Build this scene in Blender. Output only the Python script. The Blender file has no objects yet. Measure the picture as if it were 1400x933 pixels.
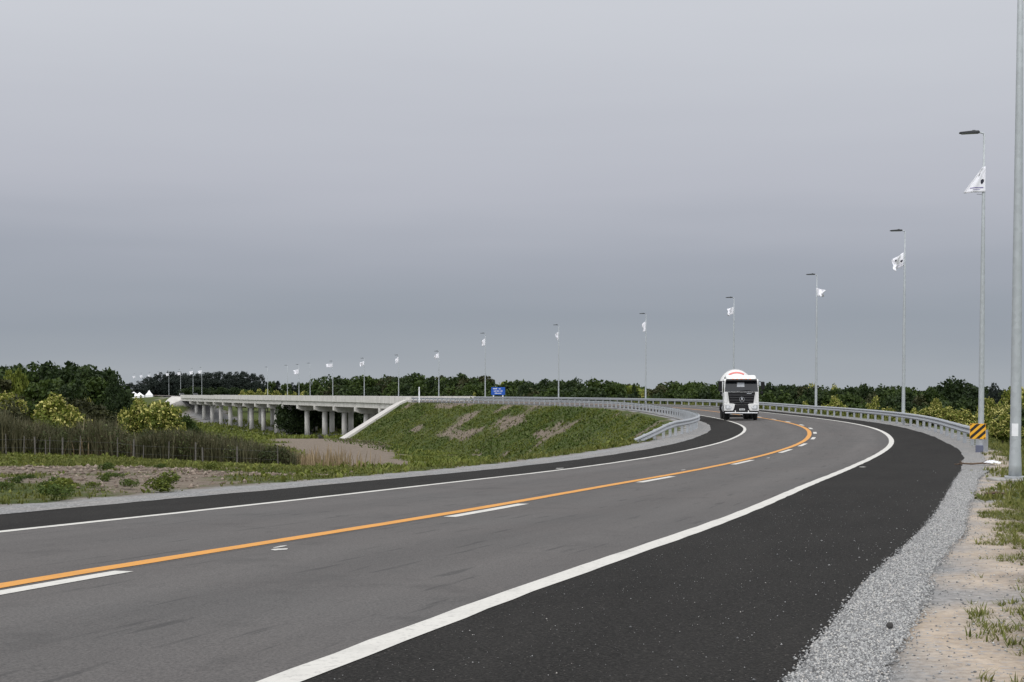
import bpy, bmesh, math, random
import numpy as np
from mathutils import Vector, Matrix

random.seed(7)
RNG = np.random.default_rng(11)
scene = bpy.context.scene
COL = scene.collection
R = math.radians

# ------------------------------------------------------------------ camera
EYE = 2.016
FPX, HOR, ROLL, PITCH = 2139.3, 532.3, 0.0018, 0.0296
cam_d = bpy.data.cameras.new("camera")
cam = bpy.data.objects.new("camera", cam_d)
COL.objects.link(cam)
cam_d.sensor_fit = 'HORIZONTAL'
cam_d.sensor_width = 36.0
cam_d.lens = FPX / 1400.0 * 36.0
cam_d.shift_y = (HOR + FPX * math.tan(PITCH) - 466.5) / 1400.0
cam_d.clip_start = 0.1
cam_d.clip_end = 12000
cam.matrix_world = Matrix.Translation((0, 0, EYE)) @ Matrix.Rotation(R(90) - PITCH, 4, 'X') @ Matrix.Rotation(ROLL, 4, 'Z')
scene.camera = cam

# ------------------------------------------------------------------ sky, sun, exposure
SUN_EL, SUN_AZ = R(52), R(205)          # soft sun behind thick cloud, behind and a little to one side of the viewer
world = bpy.data.worlds.new("World")
scene.world = world
world.use_nodes = True
wn, wl = world.node_tree.nodes, world.node_tree.links
wn.clear()
w_out = wn.new("ShaderNodeOutputWorld")
w_bg = wn.new("ShaderNodeBackground")
w_bg.inputs['Strength'].default_value = 0.1
w_sky = wn.new("ShaderNodeTexSky")
w_sky.sky_type = 'NISHITA'
w_sky.sun_disc = False
w_sky.sun_elevation = SUN_EL
w_sky.sun_rotation = SUN_AZ
w_tc = wn.new("ShaderNodeTexCoord")
w_sep = wn.new("ShaderNodeSeparateXYZ")
wl.new(w_tc.outputs['Generated'], w_sep.inputs[0])
# slow streaks of cloud, stretched along the horizon
w_map = wn.new("ShaderNodeMapping")
w_map.inputs['Scale'].default_value = (1.3, 1.3, 11.0)
wl.new(w_tc.outputs['Generated'], w_map.inputs['Vector'])
w_n = wn.new("ShaderNodeTexNoise")
w_n.inputs['Scale'].default_value = 1.7
w_n.inputs['Detail'].default_value = 3.0
w_n.inputs['Roughness'].default_value = 0.5
wl.new(w_map.outputs['Vector'], w_n.inputs['Vector'])
w_ma = wn.new("ShaderNodeMath"); w_ma.operation = 'MULTIPLY_ADD'
w_ma.inputs[1].default_value = 0.065
w_ma.inputs[2].default_value = -0.0325
wl.new(w_n.outputs['Fac'], w_ma.inputs[0])
w_add = wn.new("ShaderNodeMath"); w_add.operation = 'ADD'
wl.new(w_sep.outputs['Z'], w_add.inputs[0])
wl.new(w_ma.outputs[0], w_add.inputs[1])
w_ramp = wn.new("ShaderNodeValToRGB")
er = w_ramp.color_ramp
SKYSTOPS = [(0.0, (.375, .405, .442)), (0.018, (.335, .368, .412)), (0.045, (.305, .338, .390)), (0.085, (.362, .386, .444)),
            (0.13, (.476, .490, .548)), (0.19, (.555, .572, .622)), (0.25, (.615, .634, .680)), (0.50, (.88, .89, .92)), (1.0, (1.10, 1.11, 1.13))]
er.elements[0].position = SKYSTOPS[0][0]
er.elements[1].position = SKYSTOPS[-1][0]
for p, c in SKYSTOPS[1:-1]:
    er.elements.new(p)
for e, (p, c) in zip(er.elements, SKYSTOPS):
    e.position = p
    e.color = (c[0], c[1], c[2], 1)
wl.new(w_add.outputs[0], w_ramp.inputs[0])
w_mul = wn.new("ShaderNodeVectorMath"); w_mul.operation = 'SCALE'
# sky brightened behind the viewer, added to light surfaces that face the camera
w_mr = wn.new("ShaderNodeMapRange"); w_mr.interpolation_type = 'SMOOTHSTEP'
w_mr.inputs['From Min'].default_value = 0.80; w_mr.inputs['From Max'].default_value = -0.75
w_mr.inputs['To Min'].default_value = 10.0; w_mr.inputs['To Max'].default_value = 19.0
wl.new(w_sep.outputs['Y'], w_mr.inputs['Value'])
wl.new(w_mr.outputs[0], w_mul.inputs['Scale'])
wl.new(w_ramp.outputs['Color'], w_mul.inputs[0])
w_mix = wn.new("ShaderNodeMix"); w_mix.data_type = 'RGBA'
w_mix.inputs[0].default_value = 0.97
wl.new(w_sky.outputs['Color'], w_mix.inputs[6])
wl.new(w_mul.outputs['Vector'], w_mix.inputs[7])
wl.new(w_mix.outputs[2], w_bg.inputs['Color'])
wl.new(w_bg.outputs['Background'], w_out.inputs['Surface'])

sun_d = bpy.data.lights.new("sun", 'SUN')
sun_d.energy = 0.9
sun_d.angle = R(22)
sun_d.color = (1.0, 0.965, 0.92)
sun = bpy.data.objects.new("sun", sun_d)
COL.objects.link(sun)
sun.rotation_euler = (R(90) - SUN_EL, 0, math.pi - SUN_AZ)

scene.view_settings.view_transform = 'Standard'
scene.view_settings.look = 'None'
scene.view_settings.exposure = 0.0
scene.view_settings.gamma = 1.0
scene.view_settings.use_curve_mapping = False
scene.cycles.max_bounces = 6
scene.cycles.diffuse_bounces = 3
scene.cycles.transparent_max_bounces = 6

# ------------------------------------------------------------------ bookkeeping helpers
def tag(o, label=None, cat=None, group=None, kind=None):
    if label: o['label'] = label
    if cat: o['category'] = cat
    if group: o['group'] = group
    if kind: o['kind'] = kind
    return o

def thing(name, label, cat, loc=(0, 0, 0), rz=0.0, group=None):
    o = bpy.data.objects.new(name, None)
    o.empty_display_size = 0.3
    COL.objects.link(o)
    o.location = loc
    o.rotation_euler = (0, 0, rz)
    return tag(o, label, cat, group)

def copy_tree(o, parent=None):
    c = o.copy()
    COL.objects.link(c)
    c.parent = parent
    for ch in list(o.children):
        copy_tree(ch, c)
    return c

class MB:
    """collects shapes that become ONE mesh object"""
    def __init__(s):
        s.v, s.f, s.uv = [], [], None
    def add(s, vs, fs):
        b = len(s.v)
        s.v += [tuple(v) for v in vs]
        s.f += [tuple(i + b for i in f) for f in fs]
        return s
    def box(s, c, d, rot=None):
        x, y, z = d[0] / 2, d[1] / 2, d[2] / 2
        vs = [Vector(p) for p in ((-x, -y, -z), (x, -y, -z), (x, y, -z), (-x, y, -z), (-x, -y, z), (x, -y, z), (x, y, z), (-x, y, z))]
        if rot is not None: vs = [rot @ v for v in vs]
        c = Vector(c)
        return s.add([v + c for v in vs], [(3, 2, 1, 0), (4, 5, 6, 7), (0, 1, 5, 4), (1, 2, 6, 5), (2, 3, 7, 6), (3, 0, 4, 7)])
    def hexa(s, lo, hi):
        """lo, hi: four corners each, counter-clockwise seen from above"""
        return s.add(list(lo) + list(hi), [(3, 2, 1, 0), (4, 5, 6, 7), (0, 1, 5, 4), (1, 2, 6, 5), (2, 3, 7, 6), (3, 0, 4, 7)])
    def tube(s, pts, radii, n=10, cap=True):
        pts = [Vector(p) for p in pts]
        if not hasattr(radii, '__len__'): radii = [radii] * len(pts)
        rings = []
        prev = None
        for i, p in enumerate(pts):
            t = (pts[min(i + 1, len(pts) - 1)] - pts[max(i - 1, 0)]).normalized()
            if prev is None:
                a = Vector((1, 0, 0)) if abs(t.x) < .9 else Vector((0, 1, 0))
                u = (a - t * a.dot(t)).normalized()
            else:
                u = (prev - t * prev.dot(t)).normalized()
            prev = u
            w = t.cross(u)
            rings.append([p + (u * math.cos(k * 2 * math.pi / n) + w * math.sin(k * 2 * math.pi / n)) * radii[i] for k in range(n)])
        vs = [v for r in rings for v in r]
        fs = []
        for i in range(len(pts) - 1):
            for k in range(n):
                a, b = i * n + k, i * n + (k + 1) % n
                fs.append((a, b, b + n, a + n))
        if cap:
            fs.append(tuple(range(n - 1, -1, -1)))
            fs.append(tuple((len(pts) - 1) * n + k for k in range(n)))
        return s.add(vs, fs)
    def prism(s, poly, axis, a, b):
        """poly: 2D outline; axis 'x': (y,z) extruded along x from a to b; 'y': (x,z); 'z': (x,y)"""
        def P(q, t):
            return {'x': (t, q[0], q[1]), 'y': (q[0], t, q[1]), 'z': (q[0], q[1], t)}[axis]
        n = len(poly)
        vs = [P(q, a) for q in poly] + [P(q, b) for q in poly]
        fs = [tuple(range(n - 1, -1, -1)), tuple(range(n, 2 * n))]
        fs += [(k, (k + 1) % n, n + (k + 1) % n, n + k) for k in range(n)]
        return s.add(vs, fs)
    def grid(s, rows):
        n = len(rows[0])
        vs = [p for r in rows for p in r]
        fs = [(i * n + k, i * n + k + 1, (i + 1) * n + k + 1, (i + 1) * n + k) for i in range(len(rows) - 1) for k in range(n - 1)]
        return s.add(vs, fs)
    def build(s, name, mat, parent=None, smooth=False, bevel=0.0, loc=None):
        me = bpy.data.meshes.new(name)
        me.from_pydata(s.v, [], s.f)
        bm = bmesh.new()
        bm.from_mesh(me)
        bmesh.ops.recalc_face_normals(bm, faces=bm.faces)
        bm.to_mesh(me)
        bm.free()
        if smooth:
            me.polygons.foreach_set('use_smooth', [True] * len(me.polygons))
        me.materials.append(mat)
        o = bpy.data.objects.new(name, me)
        COL.objects.link(o)
        if parent: o.parent = parent
        if loc is not None: o.location = loc
        if bevel:
            m = o.modifiers.new('bevel', 'BEVEL')
            m.width = bevel; m.segments = 2; m.limit_method = 'ANGLE'
        return o

def np_mesh(name, V, F, mat, parent=None, attrs=None, uv=None, smooth=False):
    """V (n,3), F (m,k) with k 3 or 4"""
    V = np.asarray(V, np.float32); F = np.asarray(F, np.int32)
    me = bpy.data.meshes.new(name)
    k = F.shape[1]
    me.vertices.add(len(V)); me.vertices.foreach_set('co', V.ravel())
    me.loops.add(F.size); me.loops.foreach_set('vertex_index', F.ravel())
    me.polygons.add(len(F)); me.polygons.foreach_set('loop_start', np.arange(len(F), dtype=np.int32) * k)
    me.update(calc_edges=True)
    if smooth: me.polygons.foreach_set('use_smooth', np.ones(len(F), bool))
    if uv is not None:
        l = me.uv_layers.new(name='UVMap')
        l.data.foreach_set('uv', np.asarray(uv, np.float32)[F.ravel()].ravel())
    for n, a in (attrs or {}).items():
        at = me.attributes.new(n, 'FLOAT', 'POINT')
        at.data.foreach_set('value', np.asarray(a, np.float32))
    me.materials.append(mat)
    o = bpy.data.objects.new(name, me)
    COL.objects.link(o)
    if parent: o.parent = parent
    return o

# ------------------------------------------------------------------ materials
def S(c):
    """sRGB 0..255 to linear"""
    return tuple(((x / 255) / 12.92 if x / 255 <= .04045 else ((x / 255 + .055) / 1.055) ** 2.4) for x in c)

class NM:
    def __init__(s, name):
        s.m = bpy.data.materials.new(name); s.m.use_nodes = True
        s.n, s.l = s.m.node_tree.nodes, s.m.node_tree.links
        s.b = s.n['Principled BSDF']
    def new(s, t, **kw):
        n = s.n.new(t)
        for k, v in kw.items(): setattr(n, k, v)
        return n
    def link(s, a, b): s.l.new(a, b)
    def noise(s, scale, vec=None, detail=4, rough=.55):
        n = s.new('ShaderNodeTexNoise')
        n.inputs['Scale'].default_value = scale; n.inputs['Detail'].default_value = detail; n.inputs['Roughness'].default_value = rough
        if vec is not None: s.link(vec, n.inputs['Vector'])
        return n.outputs['Fac']
    def voro(s, scale, vec=None, out='Color'):
        n = s.new('ShaderNodeTexVoronoi'); n.inputs['Scale'].default_value = scale
        if vec is not None: s.link(vec, n.inputs['Vector'])
        return n.outputs[out]
    def ramp(s, fac, stops):
        n = s.new('ShaderNodeValToRGB'); e = n.color_ramp.elements
        while len(e) < len(stops): e.new(.5)
        for x, (p, c) in zip(e, stops):
            x.position = p
            x.color = (c, c, c, 1) if not hasattr(c, '__len__') else (*c[:3], 1)
        s.link(fac, n.inputs[0])
        return n.outputs['Color']
    def mix(s, fac, a, b, mode='MIX'):
        n = s.new('ShaderNodeMix', data_type='RGBA', blend_type=mode)
        for i, q in ((0, fac), (6, a), (7, b)):
            if hasattr(q, 'links'): s.link(q, n.inputs[i])
            elif i == 0: n.inputs[0].default_value = q
            else: n.inputs[i].default_value = (*q[:3], 1) if hasattr(q, '__len__') else (q, q, q, 1)
        return n.outputs[2]
    def math(s, op, a, b=None, c=None):
        n = s.new('ShaderNodeMath', operation=op)
        for i, q in enumerate((a, b, c)):
            if q is None: continue
            if hasattr(q, 'links'): s.link(q, n.inputs[i])
            else: n.inputs[i].default_value = q
        return n.outputs[0]
    def attr(s, name):
        n = s.new('ShaderNodeAttribute'); n.attribute_name = name
        return n.outputs['Fac']
    def obj(s): return s.new('ShaderNodeTexCoord').outputs['Object']
    def uv(s, sx=1, sy=1):
        t = s.new('ShaderNodeTexCoord').outputs['UV']
        m = s.new('ShaderNodeMapping'); m.inputs['Scale'].default_value = (sx, sy, 1)
        s.link(t, m.inputs['Vector'])
        return m.outputs['Vector']
    def bump(s, h, strength=.4, dist=.02):
        n = s.new('ShaderNodeBump'); n.inputs['Strength'].default_value = strength; n.inputs['Distance'].default_value = dist
        s.link(h, n.inputs['Height']); s.link(n.outputs[0], s.b.inputs['Normal'])
    def set(s, color=None, rough=.6, metal=0., spec=.5):
        if color is not None:
            if hasattr(color, 'links'): s.link(color, s.b.inputs['Base Color'])
            else: s.b.inputs['Base Color'].default_value = (*color[:3], 1)
        if hasattr(rough, 'links'): s.link(rough, s.b.inputs['Roughness'])
        else: s.b.inputs['Roughness'].default_value = rough
        s.b.inputs['Metallic'].default_value = metal
        s.b.inputs['Specular IOR Level'].default_value = spec
        return s.m

def plain(name, c, rough=.5, metal=0., spec=.5, var=.08, scale=6., bump=0.):
    n = NM(name)
    f = n.noise(scale, n.obj(), 5)
    lo = tuple(x * (1 - var) for x in c); hi = tuple(min(1, x * (1 + var)) for x in c)
    col = n.ramp(f, [(.3, lo), (.7, hi)])
    if bump: n.bump(n.noise(scale * 6, n.obj(), 3), bump, .01)
    return n.set(col, rough, metal, spec)

def m_asphalt_lane():
    n = NM('asphalt_lane')
    o = n.obj()
    streak = n.noise(1.0, n.uv(1.3, .06), 5, .65)
    c = n.ramp(streak, [(.25, (.082, .078, .076)), (.75, (.121, .115, .111))])
    c = n.mix(n.ramp(n.noise(.22, o, 4), [(.35, 0.), (.68, .6)]), c, (.112, .100, .095))
    # polished wheel paths 1.8 m apart, broken up along the road
    sx = n.new('ShaderNodeSeparateXYZ'); n.link(n.new('ShaderNodeTexCoord').outputs['UV'], sx.inputs[0])
    wv = n.math('COSINE', n.math('MULTIPLY_ADD', sx.outputs[0], 2 * math.pi / 1.8, math.pi))
    wv = n.math('MULTIPLY', n.math('MULTIPLY_ADD', wv, .5, .5), n.ramp(n.noise(1., n.uv(.5, .03), 3, .6), [(.35, .05), (.7, .55)]))
    c = n.mix(wv, c, (.150, .140, .134))
    # fine aggregate
    c = n.mix(n.ramp(n.noise(55, o, 3, .75), [(.38, .55), (.58, 0.)]), c, (.032, .032, .032))
    c = n.mix(n.ramp(n.noise(70, o, 2, .7), [(.60, 0.), (.74, .55)]), c, (.19, .18, .17))
    # dark scrapes and drips
    c = n.mix(n.ramp(n.noise(1., n.uv(7., .45), 3, .55), [(.615, 0.), (.68, .5)]), c, (.035, .035, .035))
    c = n.mix(n.ramp(n.noise(1.1, o, 5, .6), [(.56, 0.), (.68, .30)]), c, (.045, .044, .043))
    # drips of oil
    dv = n.voro(.9, o, 'Distance'); dc = n.new('ShaderNodeSeparateColor'); n.link(n.voro(.9, o, 'Color'), dc.inputs[0])
    drip = n.math('MULTIPLY', n.math('LESS_THAN', n.math('ADD', dv, n.math('MULTIPLY_ADD', n.noise(14, o, 2), .06, -.03)), .045), n.math('GREATER_THAN', dc.outputs[0], .55))
    c = n.mix(n.math('MULTIPLY', drip, .45), c, (.030, .029, .029))
    # joint between the two paving widths
    jn = n.math('LESS_THAN', n.math('ABSOLUTE', n.math('ADD', sx.outputs[0], -.165)), .018)
    c = n.mix(n.math('MULTIPLY', jn, .5), c, (.035, .034, .034))
    n.bump(n.voro(80, o, 'Distance'), .25, .006)
    return n.set(c, .9, 0, .2)

def m_asphalt_shoulder():
    n = NM('asphalt_shoulder')
    o = n.obj()
    patch = n.noise(1.0, n.uv(1.2, .25), 5, .6)
    fine = n.noise(48, o, 4, .75)
    c = n.ramp(patch, [(.25, (.0085, .0081, .0075)), (.75, (.0215, .0203, .0187))])
    c = n.mix(n.ramp(fine, [(.46, .0), (.62, .75)]), c, (.045, .042, .039))
    c = n.mix(n.ramp(n.noise(60, o, 3, .7), [(.36, .7), (.5, 0.)]), c, (.004, .004, .004))
    v = n.voro(75, o, 'Color')
    sp = n.new('ShaderNodeSeparateColor'); n.link(v, sp.inputs[0])
    dist = n.voro(75, o, 'Distance')
    stone = n.math('MULTIPLY', n.math('GREATER_THAN', sp.outputs[0], .965), n.math('LESS_THAN', dist, .38))
    c = n.mix(n.math('MULTIPLY', stone, sp.outputs[1]), c, (.14, .128, .116))
    n.bump(n.voro(60, o, 'Distance'), .55, .01)
    return n.set(c, .95, 0, .12)

def m_gravel():
    n = NM('gravel')
    o = n.obj()
    v = n.voro(36, o, 'Color'); sp = n.new('ShaderNodeSeparateColor'); n.link(v, sp.inputs[0])
    d = n.voro(36, o, 'Distance')
    c = n.ramp(sp.outputs[0], [(0., (.11, .112, .114)), (.45, (.235, .236, .237)), (.85, (.34, .34, .337)), (1., (.42, .41, .39))])
    c = n.mix(n.ramp(d, [(.35, 0.), (.75, .55)]), c, (.10, .10, .10))
    c = n.mix(n.ramp(n.noise(.9, o, 4), [(.4, 0.), (.75, .35)]), c, (.33, .29, .25))
    n.bump(n.math('MULTIPLY', d, -1.), .8, .02)
    return n.set(c, .9, 0, .25)

def m_ground():
    n = NM('ground')
    o = n.obj()
    g, sd, gv = n.attr('grass'), n.attr('sand'), n.attr('gravel')
    n1, n2, n3 = n.noise(.35, o, 5, .6), n.noise(2.3, o, 5, .65), n.noise(14, o, 5, .7)
    dirt = n.ramp(n2, [(.25, (.115, .092, .071)), (.5, (.198, .164, .130)), (.8, (.275, .230, .186))])
    dirt = n.mix(n.ramp(n3, [(.4, .5), (.62, 0.)]), dirt, (.085, .065, .05))
    sand = n.ramp(n2, [(.25, (.40, .325, .25)), (.75, (.54, .455, .37))])
    sand = n.mix(n.ramp(n3, [(.35, .45), (.55, 0.)]), sand, (.21, .165, .125))
    pv = n.voro(30, o, 'Color'); sp = n.new('ShaderNodeSeparateColor'); n.link(pv, sp.inputs[0])
    sand = n.mix(n.ramp(sp.outputs[0], [(.80, 0.), (.95, .7)]), sand, (.34, .33, .33))
    grey = n.ramp(n3, [(.3, (.15, .15, .15)), (.7, (.36, .36, .36))])
    grass = n.ramp(n1, [(.3, (.042, .064, .014)), (.5, (.066, .086, .021)), (.7, (.100, .108, .030))])
    grass = n.mix(n.ramp(n3, [(.38, .6), (.6, 0.)]), grass, (.028, .036, .012))
    c = n.mix(sd, dirt, sand)
    c = n.mix(gv, c, grey)
    k = n.math('ADD', g, n.math('MULTIPLY_ADD', n2, 1.1, -.55))
    k = n.math('ADD', k, n.math('MULTIPLY_ADD', n3, .6, -.3))
    c = n.mix(n.ramp(k, [(.34, 0.), (.60, 1.)]), c, grass)
    n.bump(n3, .7, .08)
    return n.set(c, .95, 0, .15)

def m_paint(name, c, wear=(.16, .155, .15), amount=.55):
    n = NM(name)
    o = n.obj()
    f = n.noise(26, o, 5, .7)
    c2 = n.mix(n.ramp(n.noise(2.0, o, 4), [(.3, 0.), (.8, .25)]), c, tuple(x * .8 for x in c))
    col = n.mix(n.ramp(f, [(.30, amount), (.47, 0.)]), c2, wear)
    col = n.mix(n.ramp(n.noise(1., n.uv(3., 1.2), 4, .6), [(.52, 0.), (.72, .30)]), col, tuple(x * .45 for x in c))
    return n.set(col, .6, 0, .35)

def m_concrete(name, lo, hi, streak=True):
    n = NM(name)
    o = n.obj()
    mp = n.new('ShaderNodeMapping'); mp.inputs['Scale'].default_value = (1, 1, .12); n.link(o, mp.inputs['Vector'])
    c = n.ramp(n.noise(.5, o, 5), [(.3, lo), (.7, hi)])
    if streak:
        c = n.mix(n.ramp(n.noise(1.1, mp.outputs[0], 4, .6), [(.45, 0.), (.75, .5)]), c, tuple(x * .55 for x in lo))
    c = n.mix(n.ramp(n.noise(9, o, 4), [(.3, .3), (.5, 0.)]), c, tuple(x * .7 for x in lo))
    n.bump(n.noise(12, o, 4), .2, .01)
    return n.set(c, .85, 0, .3)

def m_galv(name, base=(.44, .46, .48), rough=.5, metal=.55):
    n = NM(name)
    o = n.obj()
    c = n.mix(n.ramp(n.voro(9, o, 'Color'), [(.2, 0.), (.9, .5)]), tuple(x * .85 for x in base), tuple(x * 1.12 for x in base))
    c = n.mix(n.ramp(n.noise(1.4, o, 4), [(.45, 0.), (.75, .35)]), c, tuple(x * .7 for x in base))
    return n.set(c, rough, metal, .5)

def m_leaf(name, dark, mid, light, trans=.22, clump=.45):
    n = NM(name)
    geo = n.new('ShaderNodeNewGeometry')
    oi = n.new('ShaderNodeObjectInfo')
    a = n.math('MULTIPLY', geo.outputs['Random Per Island'], .55)
    b = n.math('MULTIPLY_ADD', n.noise(1.0 / clump, n.obj(), 2), .9, -.22)
    t = n.math('ADD', n.math('ADD', a, b), n.math('MULTIPLY_ADD', oi.outputs['Random'], .26, -.13))
    c = n.ramp(t, [(.1, dark), (.5, mid), (.95, light)])
    n.set(c, .65, 0, .25)
    tr = n.new('ShaderNodeBsdfTranslucent'); n.link(c, tr.inputs['Color'])
    mx = n.new('ShaderNodeMixShader'); mx.inputs[0].default_value = trans
    n.link(n.b.outputs[0], mx.inputs[1]); n.link(tr.outputs[0], mx.inputs[2])
    n.link(mx.outputs[0], n.n['Material Output'].inputs['Surface'])
    return n.m

M = dict(
    lane=m_asphalt_lane(), shoulder=m_asphalt_shoulder(), gravel=m_gravel(), ground=m_ground(),
    white_line=m_paint('white_road_paint', (.56, .545, .505)), orange_line=m_paint('orange_road_paint', (.60, .262, .030)),
    old_paint=m_paint('worn_road_paint', (.50, .49, .46), amount=.9),
    concrete=m_concrete('concrete', (.55, .53, .50), (.70, .68, .64)), concrete_dull=m_concrete('weathered_concrete', (.27, .265, .25), (.36, .35, .335)),
    concrete_white=m_concrete('pale_concrete', (.44, .42, .395), (.56, .54, .51), False),
    galv=m_galv('galvanised_steel'), pole=m_galv('pole_steel', (.46, .49, .50), .55, .35), lamp=plain('lamp_housing', (.035, .037, .04), .5),
    led=plain('lamp_lens', (.30, .31, .33), .25), flag=plain('flag_cloth', (.80, .80, .84), .8, var=.05), ink=plain('flag_print', (.02, .02, .035), .8),
    purple=plain('flag_print_violet', (.16, .13, .30), .8), sticker=plain('white_sticker', (.78, .79, .80), .4),
    yellow=plain('sign_yellow', (.80, .40, .02), .35, var=.04), black=plain('sign_black', (.012, .010, .010), .4),
    blue=plain('sign_blue', (.012, .085, .42), .35), sign_white=plain('sign_white', (.75, .77, .80), .35),
    wood=plain('weathered_wood', (.115, .105, .09), .9, var=.3, scale=9), wire=plain('fence_wire', (.2, .2, .2), .5, .8),
    bark=plain('bark', (.085, .068, .052), .9, var=.35, scale=5, bump=.5), pale_bark=plain('pale_bark', (.24, .22, .19), .9, var=.3, scale=3),
    truck_white=plain('truck_white', (.70, .70, .685), .35, var=.06, scale=1.5), truck_black=plain('truck_black', (.009, .009, .010), .6, spec=.25), glass=plain('dark_glass', (.012, .014, .017), .08, spec=.45, var=.02),
    rubber=plain('rubber', (.018, .018, .018), .85), rim=plain('rim_steel', (.40, .41, .42), .4, .6), chrome=plain('chrome', (.68, .69, .70), .2, .9),
    headlight=plain('headlight_lens', (.70, .72, .74), .1, spec=.9), amber=plain('amber_lens', (.75, .16, .03), .25), red=plain('red_paint', (.62, .16, .14), .4),
    plate=plain('plate_white', (.62, .63, .63), .4), light_grey=plain('light_grey_panel', (.42, .44, .46), .7), tent=plain('tent_cloth', (.84, .84, .84), .8, var=.03),
    car_black=plain('car_black', (.015, .015, .017), .25), twig=plain('dead_wood', (.11, .075, .05), .95, var=.3), rag=plain('plastic_rag', (.70, .72, .76), .6),
    stone=plain('dark_stone', (.05, .048, .046), .9), reflector=plain('reflector', (.70, .70, .66), .3),
)
LEAF = dict(
    broad=m_leaf('leaf_broad', (.014, .027, .005), (.034, .058, .010), (.072, .104, .020)),
    dark=m_leaf('leaf_dark', (.009, .019, .005), (.021, .038, .009), (.045, .068, .017)),
    olive=m_leaf('leaf_olive', (.018, .021, .008), (.038, .042, .014), (.068, .072, .026)),
    bright=m_leaf('leaf_bright', (.048, .070, .009), (.120, .150, .020), (.22, .235, .040)),
    pale=m_leaf('leaf_pale_green', (.24, .235, .060), (.46, .43, .125), (.64, .59, .23), clump=.25),
    gum=m_leaf('leaf_gum', (.010, .016, .013), (.019, .028, .022), (.036, .046, .036)),
    reed=m_leaf('reed_leaf', (.040, .042, .018), (.092, .088, .044), (.18, .155, .090), clump=2.),
    reed_green=m_leaf('reed_green_leaf', (.028, .040, .013), (.068, .084, .027), (.135, .145, .055), clump=1.5),
    straw=m_leaf('straw', (.17, .125, .07), (.27, .20, .115), (.38, .29, .18), clump=2.),
    weed=m_leaf('weed_leaf', (.058, .080, .013), (.116, .144, .023), (.20, .205, .045), clump=3.),
    weed_dark=m_leaf('weed_dark_leaf', (.034, .060, .012), (.072, .108, .020), (.122, .154, .034), clump=3.),
    turf=m_leaf('turf_blade', (.055, .070, .014), (.115, .130, .026), (.21, .20, .06), clump=.8),
)

# ------------------------------------------------------------------ the road line, in metres
YK = np.array([-40, 4, 12, 20, 28, 36, 44, 52, 60, 68, 76, 86, 98, 112, 130, 155, 185, 220, 260, 300, 340, 420])
XK = np.array([-20.6, -5.811, -3.474, -1.007, 1.26, 3.52, 5.876, 8.30, 10.643, 12.702, 14.441, 16.247, 17.819, 18.955, 19.81, 19.721, 17.036, 9.833, -2.628, -16.19, -29.75, -56.87])
ZK_Y = np.array([-40, 4, 25, 45, 65, 85, 110, 140, 180, 260, 300, 621, 2000])
ZK_Z = np.array([.9, .757, .276, -.172, -.211, -.188, -.184, -.208, .0, -.13, -.25, -1.3, -1.45])

def nat_spline(xk, yk):
    n = len(xk); h = np.diff(xk); A = np.zeros((n, n)); b = np.zeros(n); A[0, 0] = A[-1, -1] = 1
    for i in range(1, n - 1):
        A[i, i - 1] = h[i - 1]; A[i, i] = 2 * (h[i - 1] + h[i]); A[i, i + 1] = h[i]
        b[i] = 6 * ((yk[i + 1] - yk[i]) / h[i] - (yk[i] - yk[i - 1]) / h[i - 1])
    m = np.linalg.solve(A, b)
    def ev(q):
        q = np.asarray(q, float)
        i = np.clip(np.searchsorted(xk, q) - 1, 0, n - 2); a = xk[i + 1] - q; c = q - xk[i]; H = h[i]
        return m[i] * a ** 3 / (6 * H) + m[i + 1] * c ** 3 / (6 * H) + (yk[i] / H - m[i] * H / 6) * a + (yk[i + 1] / H - m[i + 1] * H / 6) * c
    return ev
_sx = nat_spline(YK, XK)
def CX(Y):
    Y = np.asarray(Y, float)
    return np.where(Y > 410, -53.48 - .339 * (Y - 410), np.where(Y < -40, -20.6 + .36 * (Y + 40), _sx(np.clip(Y, -40, 410))))
def CZ(Y):
    Y = np.asarray(Y, float)
    k = np.array([np.interp(Y + d, ZK_Y, ZK_Z) for d in (-8, -4, 0, 4, 8)])
    return k.mean(0)
def SL(Y): return (CX(np.asarray(Y) + .05) - CX(np.asarray(Y) - .05)) / .1
def BANK(Y): return np.interp(Y, [20, 80, 290, 330], [.0068, .0154, .0154, .0])
def P(Y, o, dz=0.):
    """points at signed offset o (outer side of the bend positive) from the centre line"""
    Y = np.asarray(Y, float); o = np.asarray(o, float)
    s = SL(Y); n = np.sqrt(1 + s * s)
    return np.stack(np.broadcast_arrays(CX(Y) + o / n, Y - o * s / n, CZ(Y) + BANK(Y) * np.clip(o, -8, 8) + dz), -1)
def heading(Y): return math.atan2(1.0, float(SL(Y)))      # angle of the forward tangent
def PV(Y, o, dz=0.): return Vector(P(Y, o, dz).tolist())

def ray_x(px): return (px - 700.0) / FPX
def find_Y(px, o, lo, hi):
    """where the line at offset o passes the bearing of picture column px"""
    ys = np.linspace(lo, hi, 6000); p = P(ys, o)
    f = p[:, 0] / p[:, 1] - ray_x(px)
    i = np.argmin(np.abs(f))
    return float(ys[i])

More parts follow.
